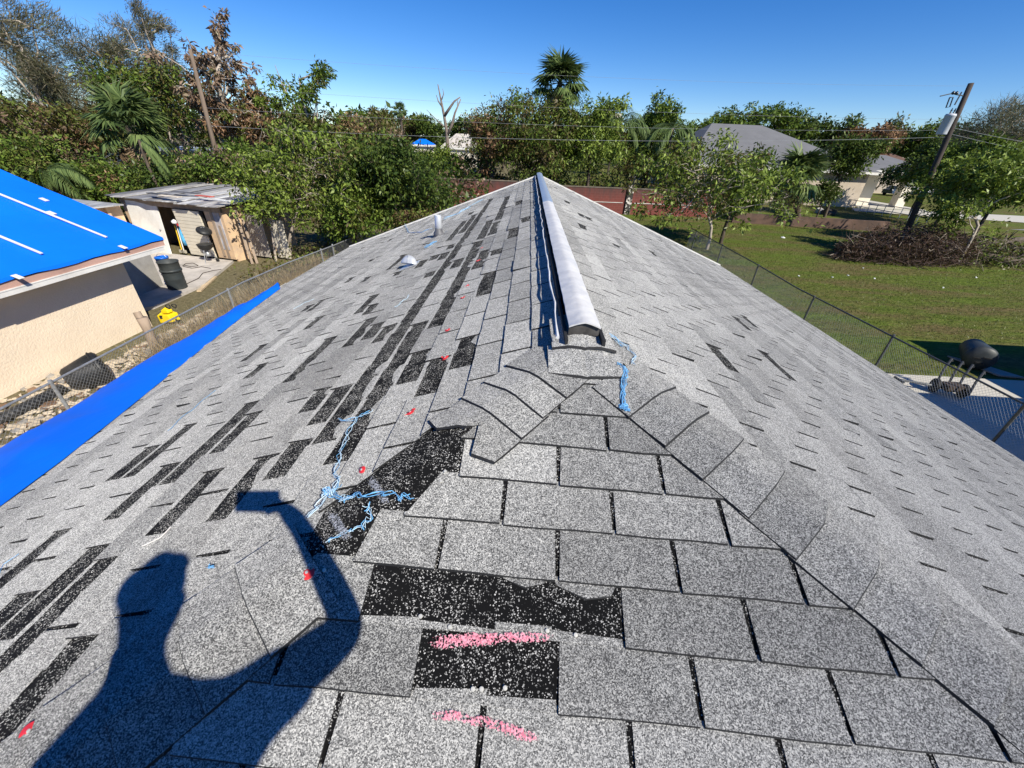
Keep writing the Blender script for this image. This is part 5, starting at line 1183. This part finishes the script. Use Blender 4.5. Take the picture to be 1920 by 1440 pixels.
def tree(px, ptop, pbot, phw, Y, pal, label, leaves=7000, leaf=.20, bark='bark', group=None, limbs=9, sub=3, droop=.25, cl_r=.30, trunk=None, lean=(0, 0), name='tree', bare=0.0, aspect=.42, fill=.25, seed=None, base_px=None, wander=.22, hw_y=None, pal2=None, share2=.0):
    """a tree whose crown fills the given part of the picture at distance Y"""
    rng = np.random.default_rng(seed if seed is not None else abs(hash(label)) % 99991 if False else sum(ord(c)*(i+1) for i, c in enumerate(label)) % 99991)
    mid_ = D(px, (ptop+pbot)/2, Y); zt = D(px, ptop, Y)[2]; zb = max(.15, D(px, pbot, Y)[2]); hw = phw/F_PX*depth(mid_)
    bx_ = mid_[0] if base_px is None else D(base_px[0], base_px[1], Y)[0]
    base = np.array([bx_, Y, 0.0]); off = (mid_[0]-bx_+lean[0], lean[1])
    H = zt; tr_ = trunk or max(.05, min(.32, H*.022))
    root = empty(name, base, label, 'tree' if name != 'shrub' else 'shrub', group)
    paths, ends, ctr, rad = skeleton(rng, H, hw, zb, off, limbs, sub, tr_, wander=wander)
    paths, ends = fit(paths, ends, H, hw, zb, off, hw*cl_r)
    b = MB()
    for P, r in paths: b.tube([p+base for p in P], r, 6 if r[0] > .05 else 4, 0, False)
    b.build('trunk', MAT[bark], root, True)
    live = ends[rng.random(len(ends)) >= bare]
    # extra clumps inside the crown so that it closes up here and there
    nf = int(len(live)*fill)
    if nf:
        d = unit(rng.normal(0, 1, (nf, 3))); live = np.concatenate([live, ctr+d*rad*rng.uniform(.25, .92, (nf, 1))])
    k = len(live); 
    if k == 0: return root
    per = rng.multinomial(int(leaves*.85), rng.dirichlet(np.full(k, 1.7)))
    ci = np.repeat(np.arange(k), per); n = len(ci)
    crad = hw*cl_r*rng.uniform(.45, 1.10, k)
    dirs = unit(rng.normal(0, 1, (n, 3))); rr = rng.random(n)**.5
    C = live[ci]+dirs*(rr*crad[ci])[:, None]*np.array([1, 1, .72])
    C[:, 2] = np.maximum(C[:, 2], .05)
    A = unit(dirs*.9+rng.normal(0, .6, (n, 3))+np.array([0, 0, -droop])); Nn = unit(rng.normal(0, .7, (n, 3))+np.array([0, 0, 1.0]))
    L = leaf*1.12*rng.uniform(.6, 1.35, n); tone = rng.normal(.46, .20, n)+rng.normal(0, .16, k)[ci]
    if share2 > 0 and pal2:
        sel = rng.random(k)[ci] < share2
        leaf_mesh('crown', C[~sel]+base, A[~sel], Nn[~sel], L[~sel], L[~sel]*aspect, tone[~sel], MAT['leaf_'+pal], root)
        if sel.sum() > 3: leaf_mesh('dry_foliage', C[sel]+base, A[sel], Nn[sel], L[sel]*.9, L[sel]*aspect*.8, tone[sel], MAT['leaf_'+pal2], root)
    else: leaf_mesh('crown', C+base, A, Nn, L, L*aspect, tone, MAT['leaf_'+pal], root)
    return root
def wispy(px, ptop, pbot, phw, Y, label, leaves=9000, pal='wispy', group=None, lean=(0, 0), base_px=None, limbs=11, fine=.035, wind=(.5, 0, .1)):
    rng = np.random.default_rng(sum(ord(c)*(i+1) for i, c in enumerate(label)) % 99991)
    mid_ = D(px, (ptop+pbot)/2, Y); zt = D(px, ptop, Y)[2]; zb = max(.3, D(px, pbot, Y)[2]); hw = phw/F_PX*depth(mid_)
    bx_ = mid_[0] if base_px is None else D(base_px[0], base_px[1], Y)[0]; base = np.array([bx_, Y, 0.0])
    root = empty('tree', base, label, 'tree', group)
    paths, ends, ctr, rad = skeleton(rng, zt, hw, zb, (mid_[0]-bx_+lean[0], lean[1]), limbs, 4, max(.1, zt*.018), .3, .3)
    paths, ends = fit(paths, ends, zt, hw, zb, (mid_[0]-bx_+lean[0], lean[1]), hw*.25)
    b = MB()
    for P, r in paths: b.tube([p+base for p in P], r, 6 if r[0] > .05 else 4, 0, False)
    b.build('trunk', MAT['palebark'], root, True)
    k = len(ends); per = rng.multinomial(leaves, rng.dirichlet(np.full(k, 1.6))); ci = np.repeat(np.arange(k), per); n = len(ci)
    bd = unit(ends-ctr+rng.normal(0, .3*hw, (k, 3)))
    C = ends[ci]+rng.normal(0, 1, (n, 3))*hw*.13
    A = unit(bd[ci]*.8+rng.normal(0, .45, (n, 3))+np.array(wind)); Nn = unit(rng.normal(0, 1, (n, 3)))
    L = hw*.20*rng.uniform(.5, 1.4, n); leaf_mesh('crown', C+base, A, Nn, L, np.full(n, fine)*rng.uniform(.6, 1.4, n), rng.normal(.45, .22, n)+rng.normal(0, .15, k)[ci], MAT['leaf_'+pal], root, .5)
    return root
def fan_palm(px, py, pr, Y, label, base_px=None, fronds=34, group=None, dead=10, ground=None, trunk_r=.17):
    """a cabbage palm: fans of narrow blades on long stalks round the top of a trunk"""
    rng = np.random.default_rng(sum(ord(c)*(i+1) for i, c in enumerate(label)) % 99991)
    top = D(px, py, Y); R = pr/F_PX*depth(top); base = np.array([top[0] if base_px is None else D(base_px[0], base_px[1], Y)[0], Y, 0.0])
    root = empty('fan_palm', base, label, 'palm', group)
    b = MB(); k = 9; b.tube([base+(top-base)*i/(k-1)+rng.normal(0, .02, 3)*(0 < i < k-1) for i in range(k)], [trunk_r*(1.15-.15*i/(k-1)) for i in range(k)], 10)
    b.build('trunk', MAT['bark'], root, True)
    Cs, As, Ns, Ls, Ws, Ts = ([] for _ in range(6)); dC = [[] for _ in range(6)]; st = MB()
    for f in range(fronds+dead):
        isdead = f >= fronds; az = rng.uniform(0, 6.283); el = rng.uniform(-.55, 1.35) if not isdead else rng.uniform(-1.35, -.8)
        d = np.array([math.cos(az)*math.cos(el), math.sin(az)*math.cos(el), math.sin(el)]); pl = R*rng.uniform(.42, .58)*(1 if not isdead else .9)
        hub = top+d*pl-np.array([0, 0, .10*R*(1-abs(el)/1.6)]); st.tube([top, (top+hub)/2+np.array([0, 0, .05*R]), hub], [.03, .024, .014], 4, 0, False)
        side = unit(np.cross(d, [0, 0, 1])); up_ = np.cross(side, d); nb_ = 26
        for j in range(nb_):
            a = (j/(nb_-1)-.5)*4.1; v = unit(d*math.cos(a)+side*math.sin(a)+up_*.12+rng.normal(0, .05, 3)); L = R*.52*(1-.25*abs(a)/2.1)*rng.uniform(.85, 1.1)
            v = unit(v-np.array([0, 0, .22 if not isdead else .5]))
            T = dC if isdead else (Cs, As, Ns, Ls, Ws, Ts)
            T[0].append(hub); T[1].append(v); T[2].append(unit(up_+rng.normal(0, .25, 3))); T[3].append(L); T[4].append(.10*R*.52+.012); T[5].append(.45+rng.normal(0, .16)+.12*math.sin(f))
    st.build('stalks', MAT['leaf_palm'], root)
    leaf_mesh('fronds', np.array(Cs), np.array(As), np.array(Ns), np.array(Ls), np.array(Ws), np.array(Ts), MAT['leaf_palm'], root, .75)
    if dead: leaf_mesh('dead_fronds', *[np.array(x) for x in dC], MAT['leaf_dead'], root, .8)
    return root
def feather_palm(px, py, pr, Y, label, dirs, base_px=None, trunk_r=.13, width=.34, pal='palm', tr=True):
    """long arching fronds with hanging leaflets on both sides of the rib"""
    rng = np.random.default_rng(sum(ord(c)*(i+1) for i, c in enumerate(label)) % 99991)
    top = D(px, py, Y); R = pr/F_PX*depth(top); base = np.array([top[0] if base_px is None else D(base_px[0], base_px[1], Y)[0], Y, 0.0])
    root = empty('feather_palm', base, label, 'palm')
    if tr:
        b = MB(); b.tube([base+(top-base)*i/6+np.array([.1*math.sin(i), 0, 0]) for i in range(7)], [trunk_r*(1.2-.3*i/6) for i in range(7)], 10); b.build('trunk', MAT['bark'], root, True)
    st = MB(); Cs, As, Ns, Ls, Ws, Ts = ([] for _ in range(6))
    for (az, el, ln) in dirs:
        az += rng.normal(0, .1); d = np.array([math.cos(az)*math.cos(el), math.sin(az)*math.cos(el), math.sin(el)]); n = 22; P = [top]; v = d.copy(); stp = R*ln/n
        for i in range(n): v = unit(v-np.array([0, 0, .060+.004*i])); P.append(P[-1]+v*stp)
        st.tube(P, [.035*(1-i/(n+1))+.008 for i in range(n+1)], 5, 0, False)
        for i in range(2, n+1):
            tdir = unit(P[i]-P[i-1]); side = unit(np.cross(tdir, [0, 0, 1])+1e-6); prof = math.sin(math.pi*min(1, .12+.88*i/n))**.6
            for s_ in (-1, 1):
                for q in (0, .33, .66):
                    Cs.append(P[i-1]*(1-q)+P[i]*q); As.append(unit(side*s_+tdir*.65-np.array([0, 0, .45])+rng.normal(0, .09, 3))); Ns.append(unit(np.array([0, 0, 1.0])+side*s_*.4)); Ls.append(R*width*prof*rng.uniform(.8, 1.1)); Ws.append(.05); Ts.append(.5+rng.normal(0, .15))
    st.build('ribs', MAT['leaf_palm'], root)
    leaf_mesh('leaflets', np.array(Cs), np.array(As), np.array(Ns), np.array(Ls), np.array(Ws), np.array(Ts), MAT['leaf_'+pal], root, .5)
    return root

# ---- left side, from the near yard outwards
tree(590, 205, 455, 115, 17.5, 'lime', 'bright green leafy young tree over the fence right of the shed', 13500, .17, 'palebark', limbs=15, sub=5, cl_r=.21, base_px=(545, 480), fill=.35, trunk=.09, droop=.35, pal2='olive', share2=.3)
tree(505, 270, 440, 62, 16.2, 'lime', 'smaller bright green sapling in front of the shed end', 2400, .15, 'palebark', limbs=9, base_px=(515, 480), cl_r=.30, trunk=.06, fill=.2, name='tree')
tree(738, 238, 440, 94, 18.0, 'dark', 'dense dark evergreen tree beside the far left corner of the roof', 19000, .16, 'bark', limbs=14, sub=4, cl_r=.30, fill=.9, trunk=.16)
tree(660, 340, 455, 60, 16.6, 'green', 'low mid-green bush under the dark evergreen tree', 6500, .14, 'bark', name='shrub', limbs=9, fill=.7)
tree(776, 385, 440, 42, 17.0, 'olive', 'brownish half-dead bush at the far left roof corner', 4200, .13, 'palebark', name='shrub', limbs=9, fill=.3, bare=.15, pal2='brown', share2=.4)
tree(330, 285, 400, 95, 22.5, 'dark', 'dark green bushy hedge tree rising behind the shed', 13000, .18, 'bark', limbs=12, sub=4, fill=.9, pal2='olive', share2=.3)
tree(200, 300, 400, 80, 21.0, 'green', 'deep green bush above the blue tarped roof', 9000, .18, 'bark', limbs=10, fill=.8, pal2='brown', share2=.2)
tree(55, 240, 360, 90, 20.0, 'green', 'yellow-green tree at the left edge above the blue roof', 11000, .19, 'bark', limbs=11, fill=.6, pal2='olive', share2=.35)
tree(20, 160, 290, 90, 26.0, 'olive', 'brown and green storm-thinned tree at the left edge', 9000, .22, 'palebark', limbs=11, fill=.3, bare=.2, pal2='torn', share2=.45)
tree(440, 265, 360, 70, 23.0, 'green', 'mid-green tree right of the bare utility pole', 8000, .18, 'palebark', limbs=10, fill=.4, bare=.15, pal2='torn', share2=.35)
tree(140, 190, 330, 85, 30.0, 'olive', 'olive tree behind the fan palm on the left', 9500, .24, 'palebark', limbs=11, fill=.4, bare=.1, pal2='brown', share2=.3)
tree(300, 100, 290, 95, 33.0, 'olive', 'tall storm-damaged olive tree behind the bare utility pole', 12000, .27, 'palebark', limbs=13, sub=4, fill=.35, bare=.12, pal2='green', share2=.5)
tree(408, 8, 300, 74, 30.0, 'torn', 'tallest broken tree with grey-brown dead leaves beside the pole', 4600, .26, 'palebark', limbs=12, sub=3, cl_r=.15, fill=.02, bare=.35, droop=.6, wander=.5)
tree(462, 140, 330, 72, 31.0, 'brown', 'reddish-brown stripped tree with pale bare limbs', 6500, .25, 'palebark', limbs=12, sub=4, cl_r=.2, fill=.15, bare=.3, droop=.6, wander=.4, pal2='olive', share2=.3)
tree(570, 105, 300, 62, 32.0, 'green', 'tree with a fresh green tuft on top and bare pale limbs below', 7000, .24, 'palebark', limbs=10, sub=4, cl_r=.24, fill=.15, bare=.3, pal2='olive', share2=.3)
tree(520, 190, 330, 70, 34.0, 'torn', 'bare-limbed brown tree between the stripped tree and the green tuft', 5500, .25, 'palebark', limbs=12, sub=4, cl_r=.2, fill=.1, bare=.4, wander=.4)
tree(640, 205, 330, 70, 36.0, 'olive', 'olive-brown spreading tree left of the dark evergreen', 8500, .26, 'palebark', limbs=11, fill=.35, bare=.15, pal2='brown', share2=.35)
tree(700, 215, 320, 65, 40.0, 'olive', 'tree with rusty brown twigs above the dark evergreen', 7000, .28, 'palebark', limbs=11, fill=.3, bare=.2, pal2='torn', share2=.4)
tree(820, 268, 345, 40, 42.0, 'lime', 'light green sapling left of the big leafy tree behind the red wall', 4000, .26, 'bark', limbs=9, fill=.4)
tree(850, 285, 345, 34, 39.0, 'green', 'small green bush on the red wall beside the big leafy tree', 3000, .22, 'bark', limbs=8, fill=.5, name='shrub')
wispy(25, -40, 215, 72, 34.0, 'wispy grey-green feathery tree in the top left corner', 13000, lean=(0, 0))
wispy(205, 45, 225, 68, 37.0, 'wispy feathery tree swept to the right, second from the left edge', 12000, 'wispy')
wispy(283, -20, 180, 42, 36.0, 'tall narrow feathery spire of a tree behind the leaning pole', 7000, 'wispy')
wispy(120, 110, 270, 70, 40.0, 'low feathery grey tree between the two left feathery trees', 8000, 'wispy')
fan_palm(240, 235, 78, 26, 'fan palm with drooping dead fronds left of the bare utility pole', base_px=(262, 330), fronds=36, dead=16)
feather_palm(85, 322, 110, 19.0, 'green feathery palm fronds spreading above the blue roof', [(.2, .55, .8), (-.3, .35, .9), (.6, .3, .7), (1.5, .8, .6), (3.0, .6, .7), (-1.0, .5, .6)], width=.30, tr=True)
feather_palm(262, 262, 90, 20.5, 'single long green palm frond hanging down in front of the hedge', [(-.15, -.75, .95), (.2, -.5, .75)], width=.22, trunk_r=.07, tr=True)
# ---- behind the red wall
tree(1000, 150, 352, 116, 39.5, 'olive', 'big leafy brown-green tree behind the red wall at the ridge end', 30000, .24, 'bark', limbs=18, sub=5, cl_r=.18, fill=.9, droop=.5, pal2='green', share2=.42, trunk=.25)
tree(1110, 168, 345, 60, 38.5, 'lime', 'yellow-green leafy tree right of the tall palm behind the red wall', 11000, .26, 'bark', limbs=12, sub=4, cl_r=.26, fill=.5, droop=.5, pal2='green', share2=.4)
tree(925, 205, 345, 50, 38.0, 'brown', 'brown-leaved tree at the left of the big leafy clump', 6500, .24, 'bark', limbs=11, fill=.4, pal2='olive', share2=.5)
fan_palm(1050, 155, 58, 41, 'tall fan palm rising over the leafy trees behind the ridge', fronds=44, dead=22, trunk_r=.22)
feather_palm(1165, 228, 78, 42, 'coconut palm with long drooping fronds right of the tall palm', [(.1, .5, 1.0), (3.0, .6, .8), (.5, .9, .8), (-.4, .25, 1.05), (2.2, .9, .7), (-.2, -.1, .8), (3.6, .3, .7), (1.2, 1.2, .7)], base_px=(1195, 345), width=.42)
feather_palm(1262, 240, 66, 40, 'second drooping palm under the tall dark green tree', [(.2, .5, .9), (3.1, .3, .9), (.9, .9, .7), (-.5, .1, .9), (2.4, .7, .8), (3.6, -.2, .8), (-.1, -.3, .8)], base_px=(1250, 345), width=.45)
tree(1228, 165, 345, 40, 45.0, 'green', 'tall narrow dark green tree right of the coconut palm', 8500, .28, 'bark', limbs=12, sub=4, fill=.6, cl_r=.3)
tree(1265, 250, 345, 45, 43.0, 'dark', 'dark shrubby tree at the foot of the tall narrow tree', 5500, .26, 'bark', limbs=9, fill=.6)
tree(1195, 285, 345, 38, 41.0, 'olive', 'tangled brown shrub on the red wall under the palm fronds', 3500, .22, 'palebark', limbs=9, fill=.3, bare=.2, name='shrub')
# ---- the sparse tree by the right fence and the trees beyond the lawn
tree(1318, 238, 468, 132, 23.4, 'lime', 'sparse leafy tree with pale twigs standing at the right fence', 9500, .21, 'palebark', limbs=15, sub=5, cl_r=.17, fill=.12, bare=.28, base_px=(1322, 478), trunk=.10, droop=.4, pal2='olive', share2=.35)
tree(1385, 265, 425, 62, 25.5, 'green', 'green leafy tree just right of the sparse pale-twigged tree', 8000, .20, 'bark', limbs=11, sub=4, cl_r=.24, fill=.4)
fan_palm(1492, 332, 62, 35, 'low bushy fan palm at the end of the brown wall stub', base_px=(1500, 415), fronds=40, dead=14, trunk_r=.2)
tree(1592, 246, 345, 50, 41.0, 'dark', 'round dark green tree in front of the grey roof', 8500, .26, 'bark', limbs=11, sub=4, fill=.8, base_px=(1555, 385))
tree(1550, 335, 385, 26, 40.0, 'dark', 'dark bush between the fan palm and the porch', 2200, .24, 'bark', name='shrub', limbs=9, fill=.7)
tree(1830, 285, 460, 78, 23.0, 'lime', 'bright green young tree at the right edge behind the fallen logs', 9000, .20, 'palebark', limbs=13, sub=4, cl_r=.2, fill=.2, bare=.12, base_px=(1795, 495), trunk=.12)
tree(1895, 250, 400, 80, 27.0, 'green', 'leafy green tree filling the right edge of the view', 12000, .24, 'bark', limbs=13, sub=4, fill=.5, cl_r=.25, pal2='lime', share2=.4)
tree(1815, 245, 380, 75, 38.0, 'green', 'broad mid-green tree right of the leaning pole', 10000, .28, 'bark', limbs=12, sub=4, fill=.6)
tree(1752, 262, 372, 55, 45.0, 'dark', 'dark shady tree behind the leaning pole', 9000, .30, 'bark', limbs=11, fill=.7)
wispy(1895, 185, 300, 70, 40.0, 'feathery dark tree leaning in at the right edge', 9000, 'wispy')
# ---- skyline
GS = 'distant trees on the skyline'
sky_trees = [(1350, 205, 275, 30, 80, 'green', .4), (1400, 192, 270, 42, 82, 'green', .6), (1465, 190, 275, 48, 84, 'green', .6), (1500, 205, 280, 34, 86, 'dark', .6), (1562, 212, 290, 42, 85, 'dark', .7), (1600, 235, 300, 34, 82, 'brown', .5), (1640, 232, 300, 40, 80, 'brown', .4), (1665, 212, 300, 34, 92, 'olive', .3),
 (1700, 235, 310, 40, 84, 'dark', .6), (1740, 222, 310, 42, 80, 'green', .6), (1790, 215, 310, 44, 84, 'dark', .6), (1850, 225, 320, 50, 78, 'dark', .6), (1300, 225, 290, 32, 78, 'green', .5), (655, 212, 280, 26, 88, 'green', .5), (690, 203, 280, 26, 92, 'green', .5), (720, 200, 285, 24, 90, 'olive', .4),
 (775, 215, 285, 26, 95, 'olive', .4), (805, 212, 285, 26, 92, 'dark', .5), (870, 220, 285, 26, 94, 'dark', .5), (905, 212, 285, 26, 96, 'green', .5), (945, 218, 290, 30, 90, 'olive', .5), (1150, 222, 290, 30, 90, 'olive', .4), (1195, 225, 295, 28, 92, 'green', .5)]
for i, (px, t_, b_, hw_, Y, pal, fl) in enumerate(sky_trees):
    kind = {'green': 'mid-green', 'dark': 'dark green', 'brown': 'rusty brown', 'olive': 'thin olive'}[pal]
    side = 'above the grey roof' if 1290 <= px <= 1540 else 'between the grey roof and the leaning pole' if 1540 < px <= 1715 else 'right of the leaning pole' if px > 1715 else 'left of the tall palm' if px < 1000 else 'right of the tall palm'
    tree(px, t_, b_, hw_, Y, pal, 'distant %s tree on the skyline %s' % (kind, side), 2600, .55, 'bark', GS+' '+side+', '+kind, limbs=9, sub=3, fill=fl, seed=900+i, cl_r=.30)
fan_palm(750, 207, 17, 78, 'tiny distant palm on the skyline left of the bare snag', fronds=26, dead=6, trunk_r=.2)
# dead snag
sn = empty('dead_tree', D(840, 300, 52)*[1, 1, 0], 'bare dead forked snag standing against the sky', 'tree')
b = MB()
for pl, r0_, r1_ in (([(842, 330), (840, 290), (838, 250), (833, 218), (827, 188), (821, 158)], .30, .05), ([(833, 218), (845, 200), (852, 190), (863, 182)], .17, .05), ([(829, 200), (822, 190), (818, 178)], .10, .03), ([(838, 255), (848, 232), (853, 212), (864, 186)], .20, .05), ([(853, 212), (858, 200), (858, 188)], .09, .03), ([(827, 190), (832, 176), (830, 166)], .07, .02), ([(836, 240), (822, 228), (800, 206)], .08, .02)):
    Q = [D(x, y, 52) for x, y in pl]; b.tube(Q, [r0_+(r1_-r0_)*i/(len(Q)-1) for i in range(len(Q))], 7)
b.build('trunk', MAT['deadwood'], sn, True)
# far woods that read as one mass, and the undergrowth in the left yard
def mass(name, n, fn, L, pal, label, cat):
    C = np.array([fn() for _ in range(n)]); A = unit(RNG.normal(0, 1, (n, 3))); Nn = unit(RNG.normal(0, .7, (n, 3))+np.array([0, 0, 1])); l = L*RNG.uniform(.6, 1.4, n)
    cl_t = np.sin(C[:, 0]*.31)*.12+np.sin(C[:, 0]*.83+C[:, 1])*.10
    o = leaf_mesh(name, C, A, Nn, l, l*.55, RNG.normal(.42, .2, n)+cl_t, MAT['leaf_'+pal], None); return tag(o, label, cat, None, 'stuff')
def far_wood():
    x = random.uniform(-230, 330); y = random.uniform(112, 150); h = 8.0+2.2*math.sin(x*.11)+1.6*math.sin(x*.37+1)+1.2*math.sin(x*.83)
    return (x, y, h*random.random()**.6)
mass('treeline', 30000, far_wood, 1.5, 'dark', 'far-off dark green treeline along the whole horizon', 'woods')
def underg():
    x = random.uniform(-58, -3); y = random.uniform(24, 46)
    h = 2.4+1.0*math.sin(x*.9)+.8*math.sin(y*.7+x*.3)
    return (x, y, max(.05, h*random.random()))
mass('undergrowth', 30000, underg, .30, 'dark', 'tangled dark green undergrowth behind the shed and left trees', 'undergrowth')
mass('dry_undergrowth', 14000, underg, .28, 'torn', 'dry brown leaves mixed into the undergrowth behind the shed', 'undergrowth')
def yard_l():
    x = random.gauss(-8.9, .9); y = random.uniform(12.6, 20); return (x, y, random.uniform(0, .9)*random.random())
mass('weeds', 6000, yard_l, .13, 'olive', 'leafy weeds round the foot of the young trees by the left fence', 'weeds')
def behind_wall():
    x = random.uniform(-14, 20); y = random.uniform(38.5, 50); return (x, y, (1.6+1.5*(.5+.5*math.sin(x*1.1+y*.3)))*random.random())
mass('undergrowth', 22000, behind_wall, .28, 'olive', 'brownish undergrowth in the yard behind the red wall', 'undergrowth')
# ---- storm debris on the lawn
bp = empty('brush_pile', G(1655, 490), 'heap of brown storm brush on the lawn at the foot of the leaning pole', 'brush pile')
def pile_pt(rng, ext=1.0):
    a = rng.uniform(0, 6.283); r = math.sqrt(rng.random())*ext; t = rng.random(); c = np.array((22.3, 23.3, 0)); ax = np.array((4.8, .9, 0)); ay = np.array((-.35, 1.7, 0))
    p = c+ax*r*math.cos(a)+ay*r*math.sin(a); hmax = 2.05*max(0, 1-r*r)**.5; p[2] = hmax*t; return p
rng = np.random.default_rng(5); mb = MB(); md = MB()
for i in range(1500):
    p = pile_pt(rng); d = unit(rng.normal(0, 1, 3)*[1, 1, .45]); L = rng.uniform(.5, 1.8); r = rng.uniform(.005, .018)
    Q = [p-d*L/2, p+rng.normal(0, .06, 3), p+d*L/2+rng.normal(0, .1, 3)]
    Q = [np.array([q[0], q[1], max(.02, q[2])]) for q in Q]
    (md if rng.random() < .14 else mb).tube(Q, [r, r*.8, r*.3], 4, 0, False)
mb.build('twigs', plain('brown twigs', (.10, .065, .05), .9, .3, 4), bp); md.build('pale_branches', plain('pale branches', (.34, .28, .22), .9, .2, 4), bp)
C = np.array([pile_pt(rng, .95) for _ in range(9000)]); n = len(C); l = rng.uniform(.07, .2, n)
leaf_mesh('dead_leaves', C, unit(rng.normal(0, 1, (n, 3))), unit(rng.normal(0, 1, (n, 3))), l, l*.4, rng.uniform(0, .75, n), leaf_mat('dead brush leaves', [(.030, .018, .012), (.075, .042, .026), (.14, .085, .055)]), bp)
for i, (a_, c_, r, lab) in enumerate((((1812, 462), (1925, 448), .22, 'upper long grey log fallen at the right edge'), ((1790, 478), (1915, 490), .26, 'thick grey fallen log in front at the right edge'), ((1840, 446), (1930, 470), .18, 'slanting fallen log between the two longer ones'))):
    p, q = G(*a_, r*.9), G(*c_, r*1.3+.3*(i == 0)); b = MB(); b.tube([p, p*.6+q*.4+[0, 0, .05], q], [r, r*.92, r*.8], 10)
    for k in range(4):
        t = random.uniform(.2, .95); s_ = p*(1-t)+q*t; b.tube([s_, s_+np.array([random.uniform(-.4, .4), random.uniform(-.5, .2), random.uniform(.3, .9)])], [.06, .02], 6)
    o = at_origin(b.build('fallen_log', MAT['bark'], None, True)); tag(o, lab, 'log')
def brush_r():
    x = random.gauss(28.5, 2.6); y = random.gauss(24.6, 1.3); return (x, y, abs(random.gauss(0, .5)))
mass('brush', 7000, brush_r, .16, 'olive', 'low green brush and debris round the fallen logs at the right', 'brush')
mb = MB()
for i in range(420):
    p = np.array(brush_r()); d = unit(rng.normal(0, 1, 3)*[1, 1, .5]); L = rng.uniform(.5, 2.0); mb.tube([np.array([v[0], v[1], max(.02, v[2])]) for v in (p-d*L/2, p+rng.normal(0, .1, 3), p+d*L/2)], [.016, .012, .005], 4, 0, False)
o = at_origin(mb.build('broken_branches', MAT['deadwood'])); tag(o, 'tangle of broken branches among the fallen logs at the right', 'branches', None, 'stuff')
